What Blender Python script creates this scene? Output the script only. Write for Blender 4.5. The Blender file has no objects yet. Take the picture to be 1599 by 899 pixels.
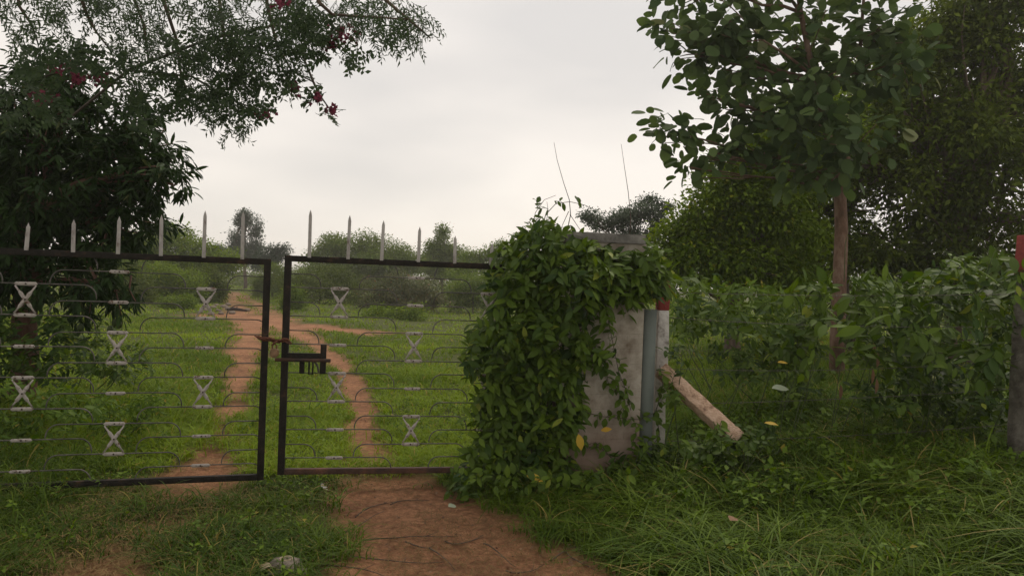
import bpy, math, random
import numpy as np
from mathutils import Vector, Matrix, noise as mn

rng = np.random.default_rng(11)
random.seed(11)
scene = bpy.context.scene
COL = scene.collection
R = math.radians

# ---------------------------------------------------------------- camera
CAM_Z = 1.65
ROLL = 0.037
PITCH = -0.0080
FPX = 1200.0
cam_d = bpy.data.cameras.new('camera'); cam = bpy.data.objects.new('camera', cam_d)
COL.objects.link(cam)
F = Vector((0, math.cos(PITCH), math.sin(PITCH)))
U0 = Vector((0, -math.sin(PITCH), math.cos(PITCH)))
R0 = Vector((1, 0, 0))
RV = (R0*math.cos(ROLL) + U0*math.sin(ROLL)).normalized()
UV = (U0*math.cos(ROLL) - R0*math.sin(ROLL)).normalized()
m = Matrix((RV, UV, -F)).transposed().to_4x4()
m.translation = Vector((0, 0, CAM_Z))
cam.matrix_world = m
cam_d.sensor_width = 36; cam_d.lens = 36*FPX/1599.0
cam_d.clip_start = 0.05; cam_d.clip_end = 3000
scene.camera = cam

# ---------------------------------------------------------------- world, sun, exposure
world = bpy.data.worlds.new('World'); scene.world = world; world.use_nodes = True
wn, wl = world.node_tree.nodes, world.node_tree.links
wn.clear()
SUN_EL, SUN_AZ = R(52), R(28)       # sun ahead and to the right, behind thick cloud
wo = wn.new('ShaderNodeOutputWorld'); bg = wn.new('ShaderNodeBackground')
sky = wn.new('ShaderNodeTexSky'); sky.sky_type = 'NISHITA'; sky.sun_disc = False
sky.sun_elevation = SUN_EL; sky.sun_rotation = SUN_AZ
tc = wn.new('ShaderNodeTexCoord'); mp = wn.new('ShaderNodeMapping')
mp.inputs['Scale'].default_value = (1.0, 1.3, 3.2)
mp.inputs['Rotation'].default_value = (0.1, -0.22, 0.3)
nz = wn.new('ShaderNodeTexNoise'); nz.inputs['Scale'].default_value = 1.7
nz.inputs['Detail'].default_value = 4; nz.inputs['Roughness'].default_value = 0.45
rampc = wn.new('ShaderNodeValToRGB')
rampc.color_ramp.elements[0].position = 0.38; rampc.color_ramp.elements[0].color = (7.3, 7.05, 6.75, 1)
rampc.color_ramp.elements[1].position = 0.6; rampc.color_ramp.elements[1].color = (9.3, 8.8, 8.2, 1)
sep = wn.new('ShaderNodeSeparateXYZ'); rampz = wn.new('ShaderNodeValToRGB')
rampz.color_ramp.elements[0].position = 0.0; rampz.color_ramp.elements[0].color = (1.0, 0.965, 0.92, 1)
rampz.color_ramp.elements[1].position = 0.42; rampz.color_ramp.elements[1].color = (0.93, 0.925, 0.93, 1)
mul = wn.new('ShaderNodeMix'); mul.data_type = 'RGBA'; mul.blend_type = 'MULTIPLY'; mul.inputs[0].default_value = 1.0
mix = wn.new('ShaderNodeMix'); mix.data_type = 'RGBA'; mix.inputs[0].default_value = 0.94
wl.new(tc.outputs['Generated'], mp.inputs['Vector']); wl.new(mp.outputs['Vector'], nz.inputs['Vector'])
wl.new(nz.outputs['Fac'], rampc.inputs['Fac']); wl.new(tc.outputs['Generated'], sep.inputs[0])
wl.new(sep.outputs['Z'], rampz.inputs['Fac'])
wl.new(rampc.outputs['Color'], mul.inputs[6]); wl.new(rampz.outputs['Color'], mul.inputs[7])
wl.new(sky.outputs['Color'], mix.inputs[6]); wl.new(mul.outputs[2], mix.inputs[7])
wl.new(mix.outputs[2], bg.inputs['Color']); bg.inputs['Strength'].default_value = 0.12
wl.new(bg.outputs[0], wo.inputs['Surface'])

sun_d = bpy.data.lights.new('sun', 'SUN'); sun_d.energy = 1.4; sun_d.angle = R(25); sun_d.color = (1, 0.89, 0.76)
sun = bpy.data.objects.new('sun', sun_d); COL.objects.link(sun)
sdir = Vector((math.sin(SUN_AZ)*math.cos(SUN_EL), math.cos(SUN_AZ)*math.cos(SUN_EL), math.sin(SUN_EL)))
sun.rotation_euler = (-sdir).to_track_quat('-Z', 'Y').to_euler()

vs = scene.view_settings
scene.display_settings.display_device = 'sRGB'
vs.view_transform = 'Standard'; vs.look = 'None'; vs.gamma = 1; vs.use_curve_mapping = False
vs.exposure = -0.05
scene.render.engine = 'CYCLES'
scene.cycles.use_denoising = True
scene.cycles.max_bounces = 6; scene.cycles.diffuse_bounces = 3
scene.cycles.transmission_bounces = 3; scene.cycles.transparent_max_bounces = 6

HAZE = .0013

# ---------------------------------------------------------------- pixel of the 1599x899 photo -> world point
def P(px, py, Y):
    d = F + RV*((px-799.5)/FPX) - UV*((py-449.5)/FPX)
    d = d*(Y/d.y)
    return Vector((d.x, d.y, CAM_Z+d.z))

def smooth(a, b, x):
    t = np.clip((x-a)/(b-a), 0, 1); return t*t*(3-2*t)

def vnoise(x, y, s, seed=0):
    """cheap value noise, vectorised"""
    x = np.asarray(x, float)*s+seed*17.3; y = np.asarray(y, float)*s-seed*9.1
    xi = np.floor(x).astype(np.int64); yi = np.floor(y).astype(np.int64)
    fx = x-xi; fy = y-yi; fx = fx*fx*(3-2*fx); fy = fy*fy*(3-2*fy)
    def h(a, b):
        n = (a*374761393 + b*668265263 + seed*1274126177) & 0x7fffffff
        n = ((n ^ (n >> 13))*1274126177) & 0x7fffffff
        return ((n ^ (n >> 16)) & 0xffff)/65535.0
    return (h(xi, yi)*(1-fx)+h(xi+1, yi)*fx)*(1-fy)+(h(xi, yi+1)*(1-fx)+h(xi+1, yi+1)*fx)*fy
def fbm(x, y, s, seed=0):
    return (vnoise(x, y, s, seed)+.5*vnoise(x, y, s*2.1, seed+1)+.25*vnoise(x, y, s*4.3, seed+2))/1.75

def G(px, py):                       # photo pixel -> flat ground point
    d = F + RV*((px-799.5)/FPX) - UV*((py-449.5)/FPX)
    t = -CAM_Z/d.z
    return (d.x*t, d.y*t)

# bare-earth wheel tracks, in metres on the ground
def track(pts):
    return np.array([[*G(a, b), 0.5*w] for a, b, w in pts])
TRACKS = [
    (track([(363, 455, 1.3), (362, 468, .9), (366, 480, .9), (378, 493, 1.6), (396, 515, 1.5), (388, 545, .95), (374, 600, .62), (352, 650, .52), (325, 700, .5), (295, 755, .5)]), 1.0),
    (track([(366, 457, .9), (394, 474, .8), (420, 490, .9), (440, 515, 1.4), (505, 545, .8), (545, 585, .5), (565, 630, .44), (572, 690, .42), (585, 742, .5)]), 1.0),
    (track([(325, 497, 1.8), (372, 494, 2.6), (430, 508, 2.4), (500, 517, 3.4), (560, 519, 2.6), (630, 520, .8)]), 1.0),
    (track([(295, 755, .5), (250, 800, .5), (190, 855, .5), (120, 905, .65), (40, 960, .65)]), .82),
]
POLY = np.array([G(a, b) for a, b in [(528, 735), (676, 742), (760, 790), (826, 812), (850, 838), (940, 862), (1010, 899), (1090, 960), (460, 980), (508, 899), (534, 830), (522, 780)]])

def seg_mask(x, y, tr):
    best = np.full(x.shape, -9.0)
    for a, b in zip(tr[:-1], tr[1:]):
        d = b[:2]-a[:2]; L2 = (d**2).sum()
        t = np.clip(((x-a[0])*d[0]+(y-a[1])*d[1])/L2, 0, 1)
        w = a[2]+(b[2]-a[2])*t
        dist = np.hypot(x-a[0]-d[0]*t, y-a[1]-d[1]*t)
        best = np.maximum(best, (w*.86-dist)/np.maximum(w, .05))
    return best
def poly_sd(x, y, poly):
    inside = np.zeros(x.shape, bool); dm = np.full(x.shape, 1e9)
    n = len(poly)
    for i in range(n):
        a, b = poly[i], poly[(i+1) % n]
        c = ((a[1] > y) != (b[1] > y)) & (x < (b[0]-a[0])*(y-a[1])/(b[1]-a[1]+1e-12)+a[0])
        inside ^= c
        d = b-a; t = np.clip(((x-a[0])*d[0]+(y-a[1])*d[1])/(d**2).sum(), 0, 1)
        dm = np.minimum(dm, np.hypot(x-a[0]-d[0]*t, y-a[1]-d[1]*t))
    return np.where(inside, dm, -dm)
def bare(x, y):
    x = np.asarray(x, float); y = np.asarray(y, float)
    n = (fbm(x, y, 1.6, 3)-.5)*1.5 + (fbm(x, y, 7.0, 5)-.5)*.9
    v = np.zeros(x.shape)
    for tr, k in TRACKS:
        s = seg_mask(x, y, tr)
        v = np.maximum(v, k*smooth(-.3, .6, s+n*(.8+.8*smooth(9, 6.5, y))))
    s = poly_sd(x, y, POLY)
    v = np.maximum(v, smooth(-.12, .14, s+n*.17))
    return v
def gz(x, y):
    x = np.asarray(x, float); y = np.asarray(y, float)
    z = .37*smooth(1.2, 3.6, x)*smooth(2.0, 4.5, y)
    z = z + .10*smooth(-3.5, -5.5, x)*smooth(3, 7, y)*(y < 60)
    near = 1-smooth(25, 60, y)
    z = z + (fbm(x, y, .9, 8)-.5)*.06*near + (vnoise(x, y, 3.1, 9)-.5)*.022*near
    return z

# ---------------------------------------------------------------- mesh helpers
def make_mesh(name, verts, quads=None, tris=None, tint=None, smooth_shade=False, attrs=None):
    me = bpy.data.meshes.new(name)
    verts = np.asarray(verts, np.float32)
    quads = np.zeros((0, 4), np.int32) if quads is None else np.asarray(quads, np.int32).reshape(-1, 4)
    tris = np.zeros((0, 3), np.int32) if tris is None else np.asarray(tris, np.int32).reshape(-1, 3)
    me.vertices.add(len(verts)); me.vertices.foreach_set('co', verts.ravel())
    nl = quads.size+tris.size
    me.loops.add(nl)
    me.loops.foreach_set('vertex_index', np.concatenate([quads.ravel(), tris.ravel()]))
    me.polygons.add(len(quads)+len(tris))
    st = np.concatenate([np.arange(len(quads))*4, quads.size+np.arange(len(tris))*3])
    me.polygons.foreach_set('loop_start', st.astype(np.int32))
    if smooth_shade:
        me.polygons.foreach_set('use_smooth', np.ones(len(st), bool))
    allattrs = dict(attrs or {})
    if tint is not None: allattrs['tint'] = tint
    for k, v in allattrs.items():
        a = me.attributes.new(k, 'FLOAT', 'POINT'); a.data.foreach_set('value', np.asarray(v, np.float32))
    me.update(calc_edges=True); me.validate()
    return me

class MB:
    """collects shapes into one mesh"""
    def __init__(s): s.v = []; s.q = []; s.t = []; s.a = []; s.n = 0
    def add(s, v, q=None, t=None, tint=None):
        v = np.asarray(v, float).reshape(-1, 3)
        if q is not None and len(q): s.q.append(np.asarray(q, int).reshape(-1, 4)+s.n)
        if t is not None and len(t): s.t.append(np.asarray(t, int).reshape(-1, 3)+s.n)
        s.a.append(np.full(len(v), .5) if tint is None else np.broadcast_to(tint, (len(v),)))
        s.v.append(v); s.n += len(v); return s
    def box(s, x0, x1, y0, y1, z0, z1, tint=None):
        v = [(x, y, z) for x in (x0, x1) for y in (y0, y1) for z in (z0, z1)]
        return s.add(v, [(0, 1, 3, 2), (4, 6, 7, 5), (0, 4, 5, 1), (2, 3, 7, 6), (0, 2, 6, 4), (1, 5, 7, 3)], tint=tint)
    def tube(s, pts, rad, n=6, cap=True, tint=None):
        pts = np.asarray([tuple(p) for p in pts], float); m_ = len(pts)
        rad = np.broadcast_to(np.asarray(rad, float), (m_,))
        d = np.gradient(pts, axis=0); d /= np.linalg.norm(d, axis=1)[:, None]+1e-9
        ref = np.array([0, 0, 1.]) if abs(d[0][2]) < .9 else np.array([1., 0, 0])
        a = np.cross(d, ref); a /= np.linalg.norm(a, axis=1)[:, None]+1e-9
        for i in range(1, m_):                      # keep the frame from flipping
            if (a[i]*a[i-1]).sum() < 0: a[i] = -a[i]
        b = np.cross(d, a)
        th = np.arange(n)/n*2*math.pi
        v = pts[:, None]+rad[:, None, None]*(np.cos(th)[None, :, None]*a[:, None]+np.sin(th)[None, :, None]*b[:, None])
        v = v.reshape(-1, 3)
        q = [(i*n+j, i*n+(j+1) % n, (i+1)*n+(j+1) % n, (i+1)*n+j) for i in range(m_-1) for j in range(n)]
        t = []
        if cap:
            v = np.vstack([v, pts[0], pts[-1]])
            c0, c1 = len(v)-2, len(v)-1
            t = [(c0, (j+1) % n, j) for j in range(n)]+[(c1, (m_-1)*n+j, (m_-1)*n+(j+1) % n) for j in range(n)]
        return s.add(v, q, t, tint)
    def build(s, name, mat, parent=None, smooth_shade=False, bevel=0.0):
        v = np.vstack(s.v)
        me = make_mesh(name, v, np.vstack(s.q) if s.q else None, np.vstack(s.t) if s.t else None, np.concatenate(s.a), smooth_shade)
        return link(name, me, mat, parent, bevel)
def link(name, me, mat, parent=None, bevel=0.0):
    o = bpy.data.objects.new(name, me); COL.objects.link(o)
    if mat is not None and not me.materials: me.materials.append(mat)
    if parent is not None: o.parent = parent
    if bevel > 0:
        bm = o.modifiers.new('bevel', 'BEVEL'); bm.width = bevel; bm.segments = 2; bm.limit_method = 'ANGLE'
    return o
def tag(o, label=None, cat=None, group=None, kind=None):
    if label: o['label'] = label
    if cat: o['category'] = cat
    if group: o['group'] = group
    if kind: o['kind'] = kind
    return o
def empty(name, loc=(0, 0, 0), rz=0.0):
    o = bpy.data.objects.new(name, None); COL.objects.link(o); o.empty_display_size = .2
    o.location = loc; o.rotation_euler = (0, 0, rz); return o
def copy_tree(o, parent=None):
    c = o.copy(); COL.objects.link(c)
    if parent is not None: c.parent = parent
    for ch in list(o.children): copy_tree(ch, c)
    return c

# ---------------------------------------------------------------- materials
def mat_base(name):
    mt = bpy.data.materials.new(name); mt.use_nodes = True
    nt = mt.node_tree; bs = nt.nodes['Principled BSDF']
    return mt, nt, bs
def leaf_mat(name, c0, c1, c2=None, rough=.55, trans=.35, spec=.35, tcol=None):
    """per-leaf colour from the 'tint' attribute: c0 older leaves .. c1 young leaves, a few c2 (yellowing)"""
    mt, nt, bs = mat_base(name); N, L = nt.nodes, nt.links
    at = N.new('ShaderNodeAttribute'); at.attribute_name = 'tint'
    rp = N.new('ShaderNodeValToRGB'); e = rp.color_ramp.elements
    e[0].position = 0; e[0].color = (*c0, 1); e[1].position = .85; e[1].color = (*c1, 1)
    if c2: x = e.new(1.0); x.color = (*c2, 1)
    L.new(at.outputs['Fac'], rp.inputs['Fac'])
    L.new(rp.outputs['Color'], bs.inputs['Base Color'])
    bs.inputs['Roughness'].default_value = rough; bs.inputs['Specular IOR Level'].default_value = spec
    tr = N.new('ShaderNodeBsdfTranslucent'); mx = N.new('ShaderNodeMixShader'); mx.inputs[0].default_value = trans
    hs = N.new('ShaderNodeHueSaturation'); hs.inputs['Value'].default_value = 1.25; hs.inputs['Saturation'].default_value = 1.1
    hs.inputs['Hue'].default_value = .492
    L.new(rp.outputs['Color'], hs.inputs['Color']); L.new(hs.outputs['Color'], tr.inputs['Color'])
    L.new(bs.outputs[0], mx.inputs[1]); L.new(tr.outputs[0], mx.inputs[2])
    L.new(mx.outputs[0], N['Material Output'].inputs['Surface'])
    return mt
def noisy_mat(name, cols, scale=6.0, rough=.85, bump=.3, bscale=None, stretch=(1, 1, 1), detail=6, metallic=0, pos=(.3, .7), spec=.3, bdist=.02):
    mt, nt, bs = mat_base(name); N, L = nt.nodes, nt.links
    t = N.new('ShaderNodeTexCoord'); mp_ = N.new('ShaderNodeMapping'); mp_.inputs['Scale'].default_value = stretch
    n1 = N.new('ShaderNodeTexNoise'); n1.inputs['Scale'].default_value = scale; n1.inputs['Detail'].default_value = detail
    n1.inputs['Roughness'].default_value = .65
    rp = N.new('ShaderNodeValToRGB'); e = rp.color_ramp.elements
    e[0].position = pos[0]; e[0].color = (*cols[0], 1); e[1].position = pos[1]; e[1].color = (*cols[-1], 1)
    for i, c in enumerate(cols[1:-1]):
        x = e.new(pos[0]+(pos[1]-pos[0])*(i+1)/(len(cols)-1)); x.color = (*c, 1)
    n2 = N.new('ShaderNodeTexNoise'); n2.inputs['Scale'].default_value = bscale or scale*5; n2.inputs['Detail'].default_value = 5
    bp = N.new('ShaderNodeBump'); bp.inputs['Strength'].default_value = bump; bp.inputs['Distance'].default_value = bdist
    L.new(t.outputs['Object'], mp_.inputs['Vector'])
    L.new(mp_.outputs[0], n1.inputs['Vector']); L.new(mp_.outputs[0], n2.inputs['Vector'])
    L.new(n1.outputs['Fac'], rp.inputs['Fac']); L.new(rp.outputs['Color'], bs.inputs['Base Color'])
    L.new(n2.outputs['Fac'], bp.inputs['Height']); L.new(bp.outputs[0], bs.inputs['Normal'])
    bs.inputs['Roughness'].default_value = rough; bs.inputs['Metallic'].default_value = metallic
    bs.inputs['Specular IOR Level'].default_value = spec
    return mt

def ground_mat():
    mt, nt, bs = mat_base('earth_and_turf'); N, L = nt.nodes, nt.links
    at = N.new('ShaderNodeAttribute'); at.attribute_name = 'bare'
    t = N.new('ShaderNodeTexCoord')
    n1 = N.new('ShaderNodeTexNoise'); n1.inputs['Scale'].default_value = 1.3; n1.inputs['Detail'].default_value = 8; n1.inputs['Roughness'].default_value = .7
    n2 = N.new('ShaderNodeTexNoise'); n2.inputs['Scale'].default_value = 22; n2.inputs['Detail'].default_value = 6; n2.inputs['Roughness'].default_value = .75
    n3 = N.new('ShaderNodeTexNoise'); n3.inputs['Scale'].default_value = 90; n3.inputs['Detail'].default_value = 3
    for n in (n1, n2, n3): L.new(t.outputs['Object'], n.inputs['Vector'])
    r1 = N.new('ShaderNodeValToRGB'); e = r1.color_ramp.elements
    e[0].position = .3; e[0].color = (.22, .105, .055, 1); e[1].position = .72; e[1].color = (.52, .265, .138, 1)
    r2 = N.new('ShaderNodeValToRGB'); e = r2.color_ramp.elements
    e[0].position = .33; e[0].color = (.42, .38, .35, 1); e[1].position = .66; e[1].color = (1.2, 1.2, 1.2, 1)
    m1 = N.new('ShaderNodeMix'); m1.data_type = 'RGBA'; m1.blend_type = 'MULTIPLY'; m1.inputs[0].default_value = 1
    L.new(n1.outputs['Fac'], r1.inputs['Fac']); L.new(n2.outputs['Fac'], r2.inputs['Fac'])
    L.new(r1.outputs['Color'], m1.inputs[6]); L.new(r2.outputs['Color'], m1.inputs[7])
    r3 = N.new('ShaderNodeValToRGB'); e = r3.color_ramp.elements
    e[0].position = .35; e[0].color = (.05, .07, .012, 1); e[1].position = .7; e[1].color = (.10, .10, .028, 1)
    L.new(n2.outputs['Fac'], r3.inputs['Fac'])
    m2 = N.new('ShaderNodeMix'); m2.data_type = 'RGBA'
    L.new(at.outputs['Fac'], m2.inputs[0]); L.new(r3.outputs['Color'], m2.inputs[6]); L.new(m1.outputs[2], m2.inputs[7])
    L.new(m2.outputs[2], bs.inputs['Base Color'])
    bs.inputs['Roughness'].default_value = .95; bs.inputs['Specular IOR Level'].default_value = .15
    ad = N.new('ShaderNodeMath'); ad.operation = 'MULTIPLY_ADD'; ad.inputs[1].default_value = .3
    L.new(n3.outputs['Fac'], ad.inputs[0]); L.new(n2.outputs['Fac'], ad.inputs[2])
    bp = N.new('ShaderNodeBump'); bp.inputs['Strength'].default_value = 1; bp.inputs['Distance'].default_value = .035
    L.new(ad.outputs[0], bp.inputs['Height']); L.new(bp.outputs[0], bs.inputs['Normal'])
    return mt

M = {}
M['ground'] = ground_mat()
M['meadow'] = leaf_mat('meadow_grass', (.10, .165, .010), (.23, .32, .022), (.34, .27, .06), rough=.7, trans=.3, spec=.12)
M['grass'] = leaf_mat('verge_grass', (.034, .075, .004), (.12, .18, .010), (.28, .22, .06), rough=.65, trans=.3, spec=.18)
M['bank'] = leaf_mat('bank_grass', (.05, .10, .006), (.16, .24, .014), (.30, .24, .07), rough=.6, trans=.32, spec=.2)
M['straw'] = leaf_mat('dry_straw', (.14, .09, .035), (.30, .21, .09), None, rough=.85, trans=.1, spec=.15)
M['weed'] = leaf_mat('weed_leaf', (.05, .10, .008), (.14, .22, .016), (.26, .22, .03), rough=.6, trans=.3, spec=.18)
M['vine'] = leaf_mat('creeper_leaf', (.028, .062, .008), (.115, .18, .014), (.22, .26, .03), rough=.55, trans=.3, spec=.25)
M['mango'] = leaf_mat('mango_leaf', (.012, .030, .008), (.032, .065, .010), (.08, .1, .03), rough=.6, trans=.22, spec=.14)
M['neem'] = leaf_mat('fine_leaflet', (.035, .06, .03), (.07, .105, .045), None, rough=.6, trans=.35, spec=.2)
M['teak'] = leaf_mat('broad_leaf', (.045, .08, .025), (.10, .15, .04), (.2, .22, .1), rough=.65, trans=.35, spec=.25)
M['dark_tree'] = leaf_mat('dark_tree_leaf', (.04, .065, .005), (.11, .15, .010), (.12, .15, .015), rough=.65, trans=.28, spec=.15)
M['mid_tree'] = leaf_mat('mid_tree_leaf', (.07, .12, .008), (.18, .26, .018), (.26, .28, .02), rough=.65, trans=.35, spec=.15)
M['far_tree'] = leaf_mat('far_tree_leaf', (.08, .125, .022), (.17, .23, .04), (.2, .22, .05), rough=.7, trans=.3, spec=.12)
M['pale_tree'] = leaf_mat('pale_tree_leaf', (.075, .13, .015), (.18, .25, .03), (.26, .26, .05), rough=.7, trans=.32, spec=.15)
M['rusty_bush'] = leaf_mat('russet_bush_leaf', (.05, .07, .02), (.12, .12, .035), (.26, .13, .06), rough=.6, trans=.3)
M['euc'] = leaf_mat('tall_tree_leaf', (.03, .055, .028), (.06, .09, .042), None, rough=.6, trans=.3)
M['bract'] = leaf_mat('magenta_bract', (.12, .03, .045), (.24, .06, .09), None, rough=.8, trans=.4, spec=.05)
M['yellow'] = leaf_mat('yellow_leaf', (.5, .3, .03), (.62, .42, .05), None, rough=.55, trans=.35)
M['dead'] = leaf_mat('dead_leaf', (.12, .065, .035), (.26, .15, .085), None, rough=.8, trans=.1)
M['pale_leaf'] = leaf_mat('pale_leaf', (.28, .34, .22), (.4, .45, .32), None, rough=.6, trans=.2)
M['bark'] = noisy_mat('bark', [(.05, .035, .025), (.10, .07, .05), (.17, .125, .09)], 9, stretch=(1, 1, .25), bump=.7)
M['red_bark'] = noisy_mat('reddish_bark', [(.06, .03, .02), (.13, .065, .045), (.2, .13, .09)], 8, stretch=(1, 1, .3), bump=.7)
M['teak_bark'] = noisy_mat('teak_bark', [(.06, .035, .022), (.14, .08, .052), (.24, .165, .12)], 6, stretch=(1, 1, .5), bump=.7)
M['twig'] = noisy_mat('twig', [(.05, .04, .03), (.11, .08, .06)], 12, bump=.2)
M['green_stem'] = noisy_mat('green_stem', [(.05, .07, .025), (.10, .12, .05)], 12, bump=.1)
M['black_paint'] = noisy_mat('black_gate_paint', [(.014, .012, .009), (.022, .018, .014), (.07, .04, .022)], 14, rough=.75, bump=.35, bscale=110, pos=(.4, .72), spec=.18)
M['rusty_paint'] = noisy_mat('rusty_gate_paint', [(.03, .022, .018), (.075, .038, .024), (.16, .07, .04)], 5, rough=.75, bump=.35, bscale=100, pos=(.35, .7), spec=.3)
M['rod'] = noisy_mat('weathered_rod', [(.03, .027, .022), (.09, .08, .07), (.17, .15, .13)], 9, rough=.6, bump=.2, bscale=90, pos=(.3, .75), spec=.35)
M['white_iron'] = noisy_mat('chipped_white_iron', [(.12, .055, .03), (.30, .265, .235), (.42, .375, .34)], 34, rough=.7, bump=.25, bscale=120, pos=(.34, .5), spec=.2)
M['bolt'] = noisy_mat('dark_bolt', [(.03, .02, .015), (.06, .04, .03)], 20, rough=.6, bump=.1)
M['spike'] = noisy_mat('greyed_picket_paint', [(.18, .145, .12), (.36, .33, .31), (.44, .41, .385)], 22, rough=.7, bump=.25, bscale=80, pos=(.3, .55), stretch=(1, 1, .5))
M['rust'] = noisy_mat('rust', [(.06, .025, .015), (.14, .05, .028), (.2, .085, .045)], 40, rough=.85, bump=.5, bscale=150)
M['brass'] = noisy_mat('tarnished_padlock', [(.12, .07, .04), (.3, .18, .1)], 30, rough=.55, bump=.2, metallic=.4)
M['concrete'] = noisy_mat('grey_concrete', [(.09, .085, .075), (.16, .15, .135), (.25, .235, .21)], 7, rough=.95, bump=.5)
M['strut'] = noisy_mat('pinkish_concrete', [(.2, .12, .08), (.48, .32, .22), (.6, .42, .31)], 16, rough=.95, bump=.9, bscale=55, pos=(.28, .6))
M['post'] = noisy_mat('whitewashed_stone', [(.2, .17, .14), (.52, .48, .45), (.66, .62, .58)], 9, rough=.9, bump=.6, bscale=40, pos=(.3, .6))
M['post_grey'] = noisy_mat('bare_granite', [(.06, .052, .042), (.13, .115, .095), (.22, .2, .17)], 9, rough=.9, bump=.6, bscale=40)
M['red'] = noisy_mat('faded_red_paint', [(.17, .03, .025), (.30, .05, .04)], 14, rough=.75, bump=.4, bscale=50)
M['channel'] = noisy_mat('blue_grey_paint', [(.14, .16, .145), (.175, .195, .175)], 4, rough=.85, bump=.05, spec=.1)
M['wire'] = noisy_mat('dull_wire', [(.06, .05, .045), (.15, .135, .12)], 30, rough=.5, bump=.1, metallic=.5)
M['stone'] = noisy_mat('field_stone', [(.10, .08, .06), (.24, .19, .15)], 5, rough=.95, bump=.6)
M['char'] = noisy_mat('charred_wood', [(.02, .015, .013), (.06, .04, .035)], 10, rough=.9, bump=.6)
M['rubbish'] = noisy_mat('dirty_fabric', [(.07, .055, .04), (.17, .14, .115), (.3, .25, .2)], 9, rough=.85, bump=.6, bscale=30)
M['rubbish_rim'] = noisy_mat('pale_rim', [(.26, .21, .12), (.46, .39, .26)], 9, rough=.8, bump=.3)
M['fruit'] = noisy_mat('mango_skin', [(.03, .05, .015), (.06, .08, .02)], 9, rough=.5, bump=.05)
M['litter'] = noisy_mat('white_scrap', [(.35, .33, .3), (.6, .58, .55)], 30, rough=.7, bump=.2)

def plaster_mat():
    mt, nt, bs = mat_base('whitewashed_block'); N, L = nt.nodes, nt.links
    t = N.new('ShaderNodeTexCoord')
    mp_ = N.new('ShaderNodeMapping'); mp_.inputs['Rotation'].default_value = (R(90), 0, 0)
    br = N.new('ShaderNodeTexBrick'); br.inputs['Scale'].default_value = 1.0
    br.inputs['Brick Width'].default_value = .34; br.inputs['Row Height'].default_value = .125; br.inputs['Mortar Size'].default_value = .006
    br.inputs['Mortar Smooth'].default_value = .6
    br.inputs['Color1'].default_value = (1, 1, 1, 1); br.inputs['Color2'].default_value = (.9, .9, .9, 1); br.inputs['Mortar'].default_value = (.0, .0, .0, 1)
    L.new(t.outputs['Object'], mp_.inputs[0]); L.new(mp_.outputs[0], br.inputs['Vector'])
    n1 = N.new('ShaderNodeTexNoise'); n1.inputs['Scale'].default_value = 4; n1.inputs['Detail'].default_value = 8; n1.inputs['Roughness'].default_value = .7
    n2 = N.new('ShaderNodeTexNoise'); n2.inputs['Scale'].default_value = 28; n2.inputs['Detail'].default_value = 5
    L.new(t.outputs['Object'], n1.inputs['Vector']); L.new(t.outputs['Object'], n2.inputs['Vector'])
    r1 = N.new('ShaderNodeValToRGB'); e = r1.color_ramp.elements
    e[0].position = .32; e[0].color = (.17, .13, .095, 1); e[1].position = .58; e[1].color = (.42, .375, .315, 1)
    # rising damp: soil-coloured splash on the lowest part of the wall
    sp = N.new('ShaderNodeSeparateXYZ'); L.new(t.outputs['Object'], sp.inputs[0])
    mr = N.new('ShaderNodeMapRange'); mr.inputs[1].default_value = .75; mr.inputs[2].default_value = .1; mr.inputs[3].default_value = 0; mr.inputs[4].default_value = .9
    L.new(sp.outputs['Z'], mr.inputs[0])
    ml = N.new('ShaderNodeMath'); ml.operation = 'MULTIPLY'; ad = N.new('ShaderNodeMath'); ad.operation = 'ADD'; ad.inputs[1].default_value = .35
    L.new(n1.outputs['Fac'], ad.inputs[0]); L.new(ad.outputs[0], ml.inputs[0]); L.new(mr.outputs[0], ml.inputs[1]); ml.use_clamp = True
    mx = N.new('ShaderNodeMix'); mx.data_type = 'RGBA'; mx.inputs[7].default_value = (.2, .115, .08, 1)
    L.new(n1.outputs['Fac'], r1.inputs['Fac']); L.new(ml.outputs[0], mx.inputs[0]); L.new(r1.outputs['Color'], mx.inputs[6])
    L.new(mx.outputs[2], bs.inputs['Base Color'])
    a2 = N.new('ShaderNodeMath'); a2.operation = 'MULTIPLY_ADD'; a2.inputs[1].default_value = .5
    L.new(n2.outputs['Fac'], a2.inputs[0]); L.new(br.outputs['Color'], a2.inputs[2])
    bp = N.new('ShaderNodeBump'); bp.inputs['Strength'].default_value = .4; bp.inputs['Distance'].default_value = .01
    L.new(a2.outputs[0], bp.inputs['Height']); L.new(bp.outputs[0], bs.inputs['Normal'])
    bs.inputs['Roughness'].default_value = .95; bs.inputs['Specular IOR Level'].default_value = .15
    return mt
M['plaster'] = plaster_mat()

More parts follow.
